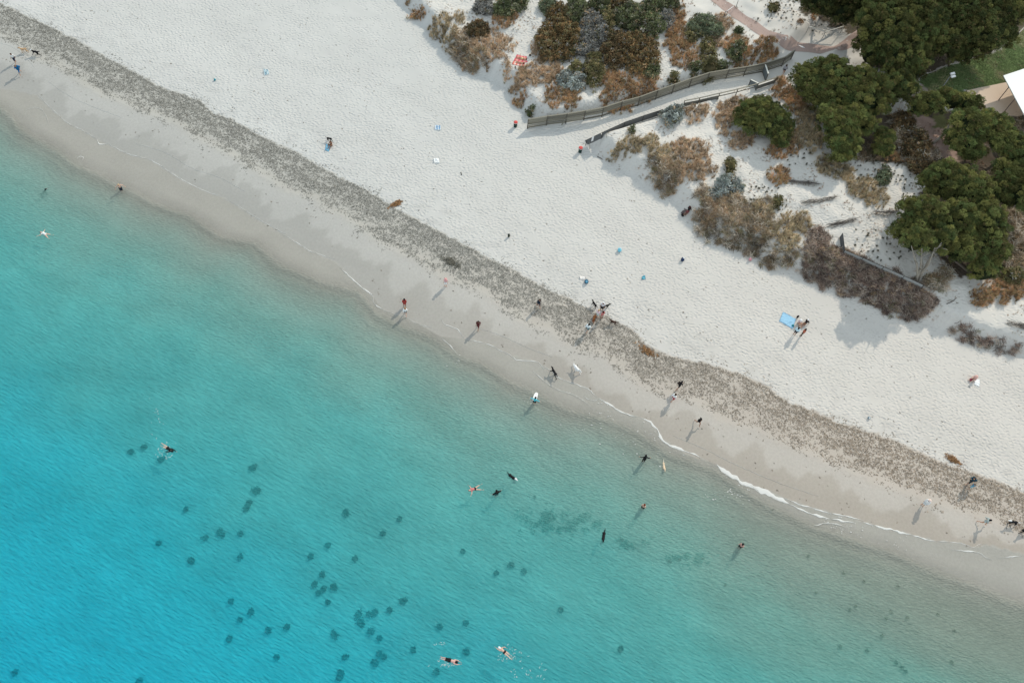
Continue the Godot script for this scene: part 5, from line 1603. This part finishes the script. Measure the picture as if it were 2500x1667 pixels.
func build_people() -> void:
	var walkers := "people walking along the water's edge"
	var bathers := "people in the shallow water"
	person("stride", 50, 181, -6, 14, 1.03, SKIN, [["hair", [1], Color(0.16, 0.11, 0.06)], ["long_shirt", [2, 3, 4, 5], Color(0.0, 0.12, 0.3), 0.05], ["shorts", [6], Color(0.0, 0.1, 0.26)]], "walker in a loose bright blue shirt at the upper left edge", walkers)
	person("walk", 38, 153, -6, 14, 0.98, SKIN, [["hair", [1], BROWN], ["top", TOP, WHITE], ["shorts", BOTTOM, Color(0.02, 0.025, 0.05), 0.03]], "walker in white top and dark navy shorts beside two dogs", walkers)
	person("wade", 296, 465, 4, 14, 1.0, PALE, [["hair", [1], Color(0.5, 0.36, 0.2)], ["shorts", BOTTOM, Color(0.015, 0.03, 0.05), 0.03]], "bare backed bather in dark shorts standing in ankle deep water on the left", bathers, "wade")
	person("float", 110, 572, -14, -6, 1.0, PALE, [["hair", [1], BROWN], ["swimsuit", [2, 5], Color(0.7, 0.72, 0.72)]], "bather floating on their back with limbs spread in green water on the left", bathers, "swim")
	person("sit", 808, 355, -8, 12, 1.0, TANNED, [["hair", [1], BROWN], ["shorts", BOTTOM, Color(0.2, 0.1, 0.06)]], "bare chested person sitting on dry sand beside a blue towel and a dog")
	person("stand", 1088, 698, -3, 14, 0.95, PALE, [["hair", [1], BROWN], ["sun_hat", "brim", Color(0.7, 0.35, 0.35)], ["top", TOP, Color(0.7, 0.4, 0.4)], ["shorts", BOTTOM, WHITE, 0.03]], "walker in pink top and hat with white shorts just below the weed band", walkers)
	person("stand", 988, 748, 0, -12, 0.98, TANNED, [["hair", [1], BLACK], ["dress", DRESS, Color(0.34, 0.05, 0.045), 0.025]], "woman in a short red dress, just above the one in white", walkers)
	person("walk", 990, 770, 0, -12, 0.98, PALE, [["hair", [1], Color(0.35, 0.2, 0.1)], ["shirt", TOP, WHITE, 0.03], ["briefs", BRIEF, Color(0.1, 0.13, 0.15)]], "woman in a white shirt walking below the one in the red dress", walkers)
	person("walk", 1167, 801, -4, 14, 1.0, TANNED, [["hair", [1], BLACK], ["top", [2, 3], Color(0.09, 0.02, 0.025), 0.02], ["skirt", BOTTOM, Color(0.12, 0.03, 0.03), 0.02]], "lone woman in dark red with a long shadow on wet sand", walkers)
	person("walk", 1314, 748, 6, 12, 0.97, SKIN, [["hair", [1], BROWN], ["jacket", LONG, Color(0.02, 0.03, 0.05), 0.04], ["shorts", BOTTOM, Color(0.03, 0.03, 0.05)]], "walker in a navy jacket alone on the weed band", walkers)
	person("wade", 1304, 985, 6, -14, 0.98, PALE, [["hair", [1], BLACK], ["swim_shirt", LONG, Color(0.1, 0.5, 0.6)], ["shorts", BOTTOM, BLACK]], "bather in a light blue swim shirt pushing a white bodyboard", bathers, "wade")
	person("stride", 1655, 948, 12, -8, 0.98, SKIN, [["hair", [1], BLACK], ["shirt", LONG, BLACK, 0.025], ["shorts", BOTTOM, BLACK]], "runner all in black with bare legs at the weed band's lower edge", walkers)
	person("walk", 1641, 978, 12, -8, 1.0, SKIN, [["hair", [1], BROWN], ["shirt", TOP, WHITE, 0.03], ["shorts", BOTTOM, Color(0.36, 0.04, 0.06), 0.03]], "walker in white shirt and red shorts behind the runner in black", walkers)
	person("stride", 1702, 1035, 6, 12, 0.97, TANNED, [["hair", [1], BLACK], ["top", LONG, BLACK, 0.02], ["briefs", BRIEF, BLACK]], "walker in black top with bare legs alone on the wet sand above the thick foam", walkers)
	person("wade", 1571, 1126, 0, -12, 1.0, SKIN, [["hair", [1], BLACK], ["wetsuit", [2, 3, 4, 5, 6, 7], BLACK, 0.012]], "bather in a black wetsuit with bowed arms, beside the cream coloured dog", bathers, "wade")
	person("stand", 2253, 1233, -12, 8, 1.0, SKIN, [["sun_hat", "brim", Color(0.75, 0.6, 0.55)], ["hair", [1], BLACK], ["shirt", LONG, WHITE, 0.04], ["trousers", BOTTOM, Color(0.6, 0.66, 0.7), 0.03]], "walker in white with a pale pink hat on wet sand at the right", walkers)
	person("stride", 2364, 1179, -14, 6, 1.02, SKIN, [["hair", [1], BLACK], ["shirt", LONG, Color(0.015, 0.06, 0.09), 0.04], ["shorts", BOTTOM, Color(0.02, 0.03, 0.04)]], "adult in dark teal walking on the weed band beside a child", walkers)
	person("walk", 2368, 1191, -14, 6, 0.7, SKIN, [["hair", [1], BROWN], ["vest", VEST, Color(0.05, 0.25, 0.4), 0.02], ["shorts", BOTTOM, Color(0.3, 0.5, 0.6)]], "child in light blue beside the adult in dark teal", walkers)
	person("stride", 2396, 1278, 10, 6, 1.0, SKIN, [["hair", [1], BLACK], ["top", TOP, Color(0.35, 0.42, 0.42), 0.02], ["shorts", BRIEF, Color(0.4, 0.45, 0.45)]], "dark haired walker in pale grey striding near the right edge", walkers)
	person("float", 1160, 1193, -14, 4, 0.95, PALE, [["hair", [1], Color(0.16, 0.02, 0.02)], ["bikini_top", VEST, Color(0.6, 0.2, 0.2)], ["bikini_bottom", BRIEF, BLACK]], "red haired bather in a bikini floating beside one in black", bathers, "swim")
	person("wade", 1213, 1204, -6, -12, 1.03, PALE, [["hair", [1], BLACK], ["swim_shirt", TOP, BLACK, 0.04], ["shorts", BOTTOM, BLACK]], "bather in a loose black shirt standing waist deep with bare forearms spread", bathers, "wade")
	person("stand", 1569, 1240, 8, -12, 1.0, PALE, [["hair", [1], Color(0.16, 0.04, 0.02)], ["shorts", BOTTOM, BLACK]], "bare backed brown haired bather wading waist deep in dark shorts", bathers, "wade")
	person("stand", 1806, 1336, 10, -12, 1.0, Color(0.55, 0.32, 0.28), [["hair", [1], BLACK], ["shorts", BOTTOM, BLACK]], "bather with black hair and pink shoulders, alone in the lower right shallows", bathers, "wade")
	person("glide", 1098, 1612, 14, 4, 1.02, Color(0.6, 0.36, 0.32), [["hair", [1], BLACK], ["swim_shorts", BOTTOM, BLACK]], "swimmer in black shorts with both arms stretched ahead at the bottom", "swimmers", "swim")
	person("crawl", 1232, 1592, -12, -10, 0.98, PALE, [["swim_cap", [1], WHITE], ["briefs", BRIEF, BLACK]], "swimmer in a white cap swimming towards the upper left at the bottom", "swimmers", "swim")
	person("crawl", 408, 1094, 14, 9, 1.0, PALE, [["hair", [1], BLACK], ["short_wetsuit", [2, 3, 4, 5], BLACK]], "swimmer in a dark short wetsuit kicking up foam on the far left", "swimmers", "swim")
	person("walk", 1911, 182, 10, -16, 1.05, SKIN, [["hair", [1], BROWN], ["hooded_top", LONG, Color(0.3, 0.3, 0.33), 0.05], ["shorts", BRIEF, Color(0.03, 0.03, 0.035)]], "person in a grey top and bare legs walking out through the gates")
	person("recline", 1680, 516, -10, 12, 1.0, TANNED, [["hair", [1], BLACK], ["sun_hat", "brim", Color(0.05, 0.012, 0.015)], ["top", TOP, BLACK], ["shorts", BOTTOM, Color(0.2, 0.07, 0.07)]], "person in dark red black hat sitting alone below the straw ridge")
	person("sit", 2377, 926, -12, 6, 1.0, PALE, [["sun_hat", "brim", Color(0.72, 0.45, 0.4)], ["hair", [1], BROWN], ["top", TOP, Color(0.65, 0.42, 0.38)]], "person in a pink hat sitting beside a white towel near the right edge")
	person("prone", 1275, 144, 12, 3, 0.98, SKIN, [["hair", [1], BROWN], ["yellow_swimsuit", BRIEF, Color(0.7, 0.6, 0.3)]], "sunbather in a yellow swimsuit lying on the red towel")
	person("prone", 1268, 154, 12, 3, 0.95, SKIN, [["hair", [1], BLACK], ["swimsuit", BRIEF, Color(0.5, 0.25, 0.2)]], "dark haired sunbather lying on the orange red towel")
	var party := "people gathered round the light blue blanket"
	person("sit", 1950, 789, 4, 12, 1.0, SKIN, [["sun_hat", "brim", WHITE], ["hair", [1], BROWN], ["top", TOP, Color(0.65, 0.5, 0.5)]], "person in a white hat sitting on the edge of the blue blanket", party)
	person("stand", 1939, 817, 8, -12, 1.0, TANNED, [["hair", [1], BLACK], ["shirt", TOP, Color(0.5, 0.68, 0.78), 0.04], ["shorts", BOTTOM, Color(0.03, 0.03, 0.04), 0.02]], "person in a light blue shirt standing by the blanket's lower corner", party)
	person("recline", 1966, 790, -12, 8, 1.0, TANNED, [["cap", "cap", WHITE], ["hair", [1], BLACK], ["top", TOP, BLACK]], "person in a white cap and black top sitting with legs stretched out", party)
	person("stand", 1956, 820, -12, -6, 1.0, TANNED, [["hair", [1], BLACK], ["shirt", TOP, Color(0.42, 0.12, 0.07), 0.04], ["trousers", LEGS, BLACK]], "person in an orange red shirt and dark trousers standing furthest right at the blanket", party)
	var talk := "people talking at the upper edge of the weed band"
	person("stand", 1468, 757, -4, 12, 1.05, TANNED, [["hair", [1], WHITE], ["shirt", TOP, Color(0.62, 0.64, 0.68), 0.04], ["shorts", BOTTOM, BLACK, 0.03]], "person in a white and grey shirt and dark shorts, highest of the talking group", talk)
	person("stand", 1457, 774, 10, -6, 1.0, PALE, [["hair", [1], Color(0.5, 0.35, 0.2)], ["top", TOP, Color(0.72, 0.55, 0.6), 0.03], ["shorts", BOTTOM, Color(0.6, 0.75, 0.75), 0.02]], "person in pale pink in the middle of the talking group", talk)
	person("stand", 1468, 778, -8, -10, 1.0, TANNED, [["hair", [1], Color(0.06, 0.015, 0.012)], ["top", TOP, Color(0.5, 0.17, 0.16), 0.03], ["shorts", BOTTOM, Color(0.5, 0.3, 0.27)]], "dark haired person in a coral red top in the talking group", talk)
	person("walk", 1433, 809, 10, -10, 1.0, SKIN, [["hair", [1], BLACK], ["shirt", LONG, Color(0.7, 0.78, 0.82), 0.05], ["shorts", BOTTOM, Color(0.06, 0.16, 0.2)]], "black haired person in a billowing white shirt walking up the weed band", talk)
	# dogs
	var tan_ := Color(0.5, 0.33, 0.19)
	dog("walk", 60, 127, -14, 1, 1.15, tan_, [["pale_tail", [3], Color(0.7, 0.62, 0.5), 0.01], ["dark_muzzle", [4], Color(0.12, 0.08, 0.05), 0.008]], "tan dog walking left at the upper left, left of a black one")
	dog("run", 89, 134, -14, -2, 1.2, BLACK, [["white_head_patch", [1], WHITE, 0.008]], "black dog with a white head patch beside the tan dog at the upper left")
	dog("walk", 103, 468, 12, -8, 1.15, BLACK, [["white_leg_marking", [4], Color(0.3, 0.3, 0.3), 0.006]], "black dog wading alone in green water on the left", "wade")
	dog("walk", 805, 344, 12, 3, 1.0, BLACK, [["white_head_patch", [1, 4], Color(0.6, 0.6, 0.58), 0.008]], "black dog with a white face beside the sitting person on the left")
	dog("run", 1352, 914, -8, -12, 1.25, BLACK, [["tail_brush", [3], BLACK, 0.012]], "black dog trotting on wet sand through the foam line")
	dog("run", 1407, 905, 10, 12, 1.3, WHITE, [["black_ears", [1], Color(0.6, 0.6, 0.58), 0.006]], "large white dog running on wet sand")
	dog("swim", 1621, 1138, 2, 14, 1.2, Color(0.66, 0.52, 0.38), [["pale_tail", [3], Color(0.75, 0.68, 0.55), 0.01]], "cream coloured dog paddling beside the bather in a wetsuit", "swim")
	dog("swim", 1250, 1164, 10, 8, 1.25, BLACK, [["white_head", [1, 4], WHITE, 0.01]], "black dog with a white head swimming near the floating bather", "swim")
	dog("swim", 1474, 1309, -2, 14, 1.3, BLACK, [["tail_brush", [3], BLACK, 0.01]], "all black dog swimming alone in deeper teal water", "swim")
	dog("walk", 2468, 1278, -14, -2, 1.2, BLACK, [["white_head", [1, 4], WHITE, 0.008], ["white_tail_tip", [3], WHITE, 0.006]], "black and white dog standing on the weed band at the right")
	dog("run", 2498, 1297, -14, 3, 1.2, BLACK, [["tail_brush", [3], BLACK, 0.01]], "black dog cut by the right edge of the frame")
	dog("walk", 1496, 790, -12, -4, 1.0, Color(0.05, 0.025, 0.018), [["dark_muzzle", [4], BLACK, 0.006]], "dark brown dog standing right of the talking group")
	dog("walk", 1449, 783, -4, 12, 1.25, Color(0.27, 0.1, 0.035), [["dark_head", [1], Color(0.12, 0.04, 0.02), 0.008]], "red brown dog between the talking group and the white shirted walker")
	dog("walk", 1450, 747, -8, -10, 1.05, BLACK, [["tail_brush", [3], BLACK, 0.01]], "black dog at the left of the talking group")
	dog("walk", 1478, 752, 10, -2, 1.1, Color(0.03, 0.03, 0.028), [["grey_muzzle", [4], Color(0.2, 0.2, 0.2), 0.008]], "charcoal dog at the right of the talking group")

func towel(px: Array, c: Color, stripe: Color, label: String, crumpled := 0.05) -> void:
	var g := spot(px[0][0], px[0][1])
	var foot := spot((px[0][0] + px[2][0]) / 2.0, (px[0][1] + px[2][1]) / 2.0)
	var root := base("towel", foot)
	tag(root, label, "towel", "towels on the beach")
	var cn := []
	for p in px:
		cn.append(spot(p[0], p[1]))
	var n := 14
	var a := start()
	var b := start()
	var used := false
	var at := func(i: int, j: int, up: float) -> Vector3:
		var s := float(i) / n
		var t := float(j) / n
		var p: Vector3 = cn[0].lerp(cn[1], s).lerp(cn[3].lerp(cn[2], s), t)
		var k := crumpled * (absf(n3.get_noise_2d(p.x * 16.0, p.z * 16.0)) * 2.2 + 0.5 * absf(n3.get_noise_2d(p.x * 40.0, p.z * 40.0)))
		return Vector3(p.x, land(p.x, p.z) + 0.02 + up + k, p.z) - foot
	for i in n:
		for j in n:
			var st := a
			if stripe.a > 0.0 and (i / 2) % 2 == 1:
				st = b
				used = true
			st.set_smooth_group(0)
			quad(st, at.call(i, j + 1, 0.0), at.call(i, j, 0.0), at.call(i + 1, j, 0.0), at.call(i + 1, j + 1, 0.0))
	for e in 4:   # its thickness at the rim
		for k in n:
			var p: Vector3 = at.call(k if e < 2 else (0 if e == 2 else n), (0 if e == 0 else n) if e < 2 else k, 0.0)
			var q: Vector3 = at.call(k + 1 if e < 2 else (0 if e == 2 else n), (0 if e == 0 else n) if e < 2 else k + 1, 0.0)
			quad(a, p, q, q - Vector3(0, 0.03 + crumpled, 0), p - Vector3(0, 0.03 + crumpled, 0))
	obj("cloth", done(a), paint(c), root)
	if used:
		obj("stripes", done(b), paint(stripe), root)

func bag(called: String, px: float, py: float, s: Vector3, c: Color, trim: Color, label: String, category := "bag") -> void:
	var root := base(called, spot(px, py))
	root.rotation.y = rng.randf() * TAU
	tag(root, label, category, "belongings left on the sand")
	var st := start()
	blob(st, Vector3(0, s.y * 0.42, 0), s * Vector3(0.5, 0.5, 0.5), 0.5, 8, 12)
	obj("body", done(st), paint(c), root)
	st = start()
	blob(st, Vector3(s.x * 0.12, s.y * 0.68, 0.05), s * Vector3(0.3, 0.3, 0.32), 0.6, 6, 9)
	obj("top_flap", done(st), paint(trim), root)
	st = start()
	tube(st, [Vector3(-s.x * 0.3, s.y * 0.8, 0), Vector3(-s.x * 0.1, s.y * 1.05, 0.04), Vector3(s.x * 0.2, s.y * 1.02, 0.02), Vector3(s.x * 0.34, s.y * 0.76, 0)], [0.018, 0.018, 0.018, 0.018], 6)
	obj("handle", done(st), paint(trim * 0.6), root)

func build_things() -> void:
	var none := Color(0, 0, 0, 0)
	towel([[1912, 762], [1943, 779], [1936, 803], [1903, 784]], Color(0.3, 0.52, 0.7), none, "large light blue picnic blanket on dry sand at the right", 0.09)
	towel([[1262, 133], [1286, 138], [1288, 152], [1254, 148]], Color(0.62, 0.13, 0.16), Color(0.68, 0.3, 0.26), "red towel under the sunbather in yellow", 0.04)
	towel([[1253, 149], [1282, 153], [1279, 162], [1250, 157]], Color(0.64, 0.2, 0.16), Color(0.72, 0.5, 0.45), "orange red towel under the dark haired sunbather", 0.04)
	towel([[2380, 924], [2393, 927], [2392, 944], [2379, 938]], Color(0.8, 0.81, 0.82), none, "white towel beside the person in the pink hat", 0.1)
	towel([[796, 352], [806, 358], [802, 370], [793, 366]], Color(0.05, 0.3, 0.5), Color(0.4, 0.6, 0.7), "blue towel in front of the bare chested sitter", 0.06)
	towel([[643, 169], [655, 172], [657, 181], [645, 184]], Color(0.7, 0.76, 0.78), Color(0.12, 0.3, 0.4), "white and steel blue striped towel heap on the upper left sand", 0.2)
	towel([[1062, 306], [1076, 307], [1076, 318], [1061, 317]], Color(0.72, 0.77, 0.8), Color(0.03, 0.2, 0.42), "blue and white striped towel left of the first bin", 0.12)
	towel([[1058, 388], [1071, 387], [1073, 398], [1060, 397]], Color(0.85, 0.86, 0.86), none, "plain white towel heap below the striped one", 0.16)
	towel([[1568, 674], [1575, 675], [1576, 682], [1567, 682]], Color(0.04, 0.26, 0.38), Color(0.25, 0.6, 0.7), "small crumpled turquoise towel on the middle sand", 0.14)
	towel([[1415, 674], [1429, 675], [1428, 683], [1416, 682]], Color(0.72, 0.7, 0.68), none, "pale towel beside the navy bag", 0.08)
	towel([[1671, 508], [1684, 514], [1674, 526], [1662, 520]], Color(0.12, 0.1, 0.1), none, "dark towel under the person in the dark hat", 0.03)
	bag("beach_bag", 1432, 690, Vector3(0.6, 0.5, 0.5), Color(0.01, 0.09, 0.18), Color(0.2, 0.45, 0.6), "navy blue bag beside a pale towel above the weed band")
	bag("beach_bag", 1666, 635, Vector3(0.55, 0.55, 0.45), Color(0.01, 0.03, 0.09), Color(0.75, 0.78, 0.8), "black and white bag with a blue cloth below the long dune shadow")
	bag("beach_bag", 1512, 612, Vector3(0.6, 0.55, 0.5), Color(0.2, 0.55, 0.7), Color(0.5, 0.72, 0.82), "light blue bag casting a small shadow on the middle sand")
	bag("beach_bag", 524, 196, Vector3(0.32, 0.35, 0.3), Color(0.02, 0.25, 0.33), Color(0.4, 0.65, 0.7), "small teal bag on the sand at the upper left")
	bag("beach_bag", 1294, 136, Vector3(0.36, 0.32, 0.3), BLACK, Color(0.02, 0.02, 0.02), "black bag right of the sunbathers' red towel")
	bag("beach_bag", 1288, 148, Vector3(0.3, 0.2, 0.28), WHITE, Color(0.75, 0.7, 0.7), "white bag at the corner of the red towel")
	bag("beach_bag", 1831, 635, Vector3(0.42, 0.5, 0.36), Color(0.62, 0.3, 0.33), Color(0.7, 0.5, 0.5), "pink bag at the foot of the scarp")
	bag("beach_bag", 2370, 928, Vector3(0.4, 0.36, 0.34), Color(0.2, 0.015, 0.05), Color(0.35, 0.05, 0.1), "wine red bag left of the person in the pink hat")
	bag("beach_bag", 2122, 1021, Vector3(0.36, 0.3, 0.3), Color(0.2, 0.28, 0.34), Color(0.8, 0.82, 0.82), "small blue grey bag with a white top alone on the lower right sand")
	bag("beach_bag", 1666, 526, Vector3(0.5, 0.32, 0.4), BLACK, Color(0.05, 0.02, 0.02), "black bag at the feet of the person in the dark hat")
	bag("beach_bag", 1947, 775, Vector3(0.3, 0.5, 0.26), BLACK, Color(0.1, 0.1, 0.1), "black bag at the upper corner of the blue blanket")
	bag("beach_bag", 1936, 796, Vector3(0.34, 0.25, 0.3), Color(0.02, 0.2, 0.26), Color(0.05, 0.3, 0.3), "dark teal bag on the lower edge of the blue blanket")
	bag("backpack", 1242, 578, Vector3(0.34, 0.66, 0.3), Color(0.035, 0.045, 0.035), Color(0.06, 0.07, 0.06), "dark upright backpack alone on the sand above the weed band", "backpack")
	# bins by the two ends of the walkway
	for b in [[1258, 309, "red lidded bin at the beach end of the long board fence"], [1416, 371, "red lidded bin at the beach end of the shade cloth fence"]]:
		var root := base("litter_bin", spot(b[0], b[1]))
		tag(root, b[2], "bin", "red lidded bins")
		var st := start()
		tube(st, [Vector3(0, -0.1, 0), Vector3(0, 0.05, 0), Vector3(0, 0.78, 0)], [0.22, 0.23, 0.28], 14)
		var drum := obj("drum", done(st), paint(Color(0.02, 0.045, 0.04)), root)
		st = start()
		tube(st, [Vector3(0, 0.77, 0), Vector3(0, 0.84, 0)], [0.305, 0.305], 14)
		obj("rim", done(st), paint(Color(0.7, 0.7, 0.68)), drum)
		st = start()
		tube(st, [Vector3(0, 0.84, 0), Vector3(0, 0.9, 0), Vector3(0, 0.98, 0), Vector3(0, 1.01, 0)], [0.3, 0.29, 0.2, 0.05], 14)
		obj("lid", done(st), paint(Color(0.6, 0.1, 0.09)), root)
	# sandals, two pairs
	for b in [[1125, 423, "pair of dark sandals left alone on dry sand"], [1258, 164, "pair of grey sandals below the orange red towel"]]:
		var root := base("sandals", spot(b[0], b[1]))
		tag(root, b[2], "sandals", "sandals left on the sand")
		for s in [0.0, 1.0]:
			var st := start()
			blob(st, Vector3(0.1 * s, 0.03, 0.28 * s - 0.1), Vector3(0.075, 0.035, 0.16), 0.3, 5, 8)
			obj("sandal", done(st), paint(Color(0.03, 0.028, 0.026)), root)
	# the white bodyboard in front of the bather in light blue
	var c := level(1307, 969, 0.08)
	var along := ground_dir(1307, 969, 5, -14)
	var root := base("bodyboard", c)
	root.rotation.y = atan2(along.x, along.z)
	tag(root, "long white bodyboard on the shallow water ahead of the bather in light blue", "bodyboard")
	var st := start()
	st.set_smooth_group(-1)
	var ring := []
	for i in 20:
		var a := TAU * i / 20.0
		ring.append(Vector3(0.24 * signf(cos(a)) * pow(absf(cos(a)), 0.7), 0.0, 0.62 * signf(sin(a)) * pow(absf(sin(a)), 0.8)))
	for i in 20:
		var p: Vector3 = ring[i]
		var q: Vector3 = ring[(i + 1) % 20]
		for v in [Vector3(0, 0.06, 0), p * 0.96 + Vector3(0, 0.05, 0), q * 0.96 + Vector3(0, 0.05, 0)]:
			st.add_vertex(v)
		quad(st, p * 0.96 + Vector3(0, 0.05, 0), p, q, q * 0.96 + Vector3(0, 0.05, 0))
		quad(st, p, p * 0.96 - Vector3(0, 0.04, 0), q * 0.96 - Vector3(0, 0.04, 0), q)
	obj("deck", done(st), paint(Color(0.82, 0.83, 0.82)), root)
	# splashes of the swimmers
	for s in [[400, 1100, 34, 12, 9, "foam kicked up around the swimmer in the short wetsuit"], [1246, 1600, 40, 16, 12, "splashes trailing behind the swimmer in the white cap"], [1092, 1622, 26, 16, 4, "thin arc of foam beside the swimmer in black shorts"], [1300, 982, 12, 10, 8, "small splashes around the bather with the bodyboard"], [1070, 1573, 9, 8, 3, "two small white streaks above the swimmer in black shorts"], [1290, 1640, 24, 26, 12, "loose foam streaks behind the white capped swimmer near the bottom edge"], [378, 1018, 12, 14, 22, "bright specks in the wake of the wetsuit swimmer"]]:
		st = start()
		for i in s[2]:
			var g := level(s[0] + rng.randfn() * s[3], s[1] + rng.randfn() * s[4], 0.03)
			var b := Basis(Vector3.UP, rng.randf() * TAU)
			var l := rng.randf_range(0.03, 0.2)
			st.set_smooth_group(0)
			l *= 0.7
			tube(st, [g - b.x * l, g + b.z * 0.04, g + b.x * l], [0.008, rng.randf_range(0.01, 0.03), 0.008], 5)
		tag(obj("splash", done(st), mats.foam), s[5], "foam", "splashes in the water", "stuff")
	# driftwood sticks on the sandy slope at the right
	for d in [[2312, 742, 2336, 728, "long dark driftwood stick on the shaded slope at the right"], [2331, 790, 2344, 784, "short forked stick above the dead brush strip at the right edge"], [1618, 462, 1632, 474, "twisted root at the beach end of the straw ridge"], [1458, 382, 1472, 390, "thin twig on the sand beside the second bin"]]:
		st = start()
		var a := spot(d[0], d[1])
		var b := spot(d[2], d[3])
		var o := base("driftwood", a)
		tube(st, [Vector3(0, 0.04, 0), (b - a) * 0.5 + Vector3(0.1, 0.1, 0.06), b - a + Vector3(0, 0.06, 0)], [0.05, 0.045, 0.02], 6)
		obj("stick", done(st), paint(Color(0.1, 0.085, 0.075)), o)
		tag(o, d[4], "driftwood", "driftwood on the sand")

func build_weed() -> void:   # clumps of weed on the seabed, seen through the water
	var spots := []
	for s in [[614, 1143, 12], [625, 1200, 9], [607, 1230, 8], [601, 1243, 7], [586, 1302, 8], [536, 1298, 6], [542, 1308, 5], [500, 1314, 6], [453, 1245, 6], [387, 1327, 7], [467, 1371, 6], [586, 1360, 6], [564, 1468, 7], [611, 1495, 9], [586, 1514, 6], [561, 1559, 6], [655, 1539, 5], [700, 1531, 6], [675, 1605, 7], [816, 1550, 7], [800, 1471, 6], [777, 1448, 6], [789, 1439, 5], [816, 1433, 7], [768, 1427, 5], [786, 1403, 6], [759, 1359, 8], [800, 1332, 5], [341, 1662, 8], [36, 1641, 5], [393, 1121, 9], [320, 1104, 10], [352, 1092, 8], [844, 1252, 8], [975, 1268, 6], [867, 1364, 7], [934, 1303, 6], [1130, 1346, 6], [912, 1498, 8], [951, 1490, 9], [900, 1499, 5], [984, 1468, 8], [875, 1500, 7], [882, 1523, 8], [907, 1541, 8], [926, 1558, 8], [926, 1596, 8], [937, 1605, 6], [1009, 1587, 8], [1137, 1593, 9], [842, 1605, 9], [832, 1643, 9], [828, 1655, 7], [1066, 1641, 7], [914, 1618, 6], [1248, 1380, 6], [1212, 1400, 4], [1279, 1395, 4], [1369, 1489, 5], [1137, 1521, 5], [1074, 1530, 5], [1305, 1213, 5], [1974, 1357, 6], [1885, 1246, 3], [1715, 1364, 7], [1992, 1448, 5], [2176, 1494, 7], [2164, 1510, 6], [2153, 1553, 7], [2117, 1589, 8], [2189, 1618, 6], [2202, 1630, 5], [2212, 1639, 7], [2324, 1618, 7], [2051, 1580, 6], [2192, 1432, 6], [1517, 1317, 9], [1660, 1366, 8], [1636, 1372, 6], [2075, 1490, 5], [2090, 1480, 4], [1770, 1430, 5], [2215, 1508, 5], [2330, 1540, 5], [1515, 1585, 5], [2290, 1500, 4], [2060, 1400, 4], [2110, 1420, 4]] :
		spots.append(s)
	for s in spots:
		var foot := spot(s[0], s[1])
		var shallow := smoothstep(-1.5, -0.7, foot.y)
		var root := base("seaweed_clump", foot)
		tag(root, "dark round seaweed clump on the seabed, " + ("at the far left" if s[0] < 690 else "in the bottom cluster" if s[1] > 1400 and s[0] < 1000 else "in the middle and right") if shallow < 0.5 else "ragged scrap of seaweed in lower right shallows, " + ("near the breaking wave" if s[1] < 1400 else "towards the bottom edge"), "seaweed", ("weed clumps under the water, far left" if s[0] < 690 else "weed clumps under the water, bottom cluster" if s[1] > 1400 and s[0] < 1000 else "weed clumps under the water, scattered") if shallow < 0.5 else ("weed scraps near the breaking wave" if s[1] < 1400 else "weed scraps towards the bottom edge"))
		var r: float = s[2] / 23.0 * (rng.randf_range(0.35, 0.9) if shallow < 0.5 else 0.4)
		var buf := PackedFloat32Array()
		var c := Color(0.008, 0.11, 0.14).lerp(Color(0.1, 0.115, 0.085), shallow)  # deep clumps are teal: the water's filtering of light put into their colour
		var lobes := []
		for q in 1 + rng.randi() % 4:
			lobes.append([Vector3(rng.randfn(), 0, rng.randfn()) * r * (0.35 if q else 0.0), rng.randf_range(0.45, 1.0)])
		for i in int((30 + 110 * r) * (1.0 if shallow < 0.5 else 0.3)):
			var lobe: Array = lobes[rng.randi() % lobes.size()]
			var p: Vector3 = lobe[0] + Vector3(rng.randfn() * r * (0.3 + 0.3 * absf(sin(s[0] * 1.7)) + 0.5 * shallow), 0, rng.randfn() * r * 0.34).rotated(Vector3.UP, s[0]) * lobe[1]
			p.y = 0.05 + 0.3 * r * exp(-p.length_squared() / (r * r)) * rng.randf()
			drop(buf, spin(0.5).scaled(Vector3.ONE * rng.randf_range(0.9, 1.7) * (1.0 - 0.4 * shallow)), p, c * rng.randf_range(0.7, 1.3))
		strew("fronds", M.leaf, mats.dry_stalks, buf, root).set_meta("kind", "stuff")
	var bufb := PackedFloat32Array()   # thin meadow of weed that darkens the bottom
	for b in [[1366, 1285, 62, 20], [1320, 1262, 50, 16], [1430, 1275, 40, 14], [1680, 1365, 40, 10], [1540, 1325, 30, 10]]:
		for i in 300:
			var g := spot(b[0] + rng.randfn() * b[2] * 0.6, b[1] + rng.randfn() * b[3] * 0.6)
			if n2.get_noise_2d(g.x * 9.0, g.z * 9.0) < 0.0 or g.y > -0.5:
				continue
			drop(bufb, spin(0.4).scaled(Vector3.ONE * rng.randf_range(0.6, 1.4)), g + Vector3(0, 0.04, 0), Color(0.05, 0.27, 0.25) * rng.randf_range(0.7, 1.4))
	tag(strew("seabed_weed", M.leaf, mats.dry_stalks, bufb, self), "thin dark weed patches over the sandy seabed", "seaweed", "", "stuff")
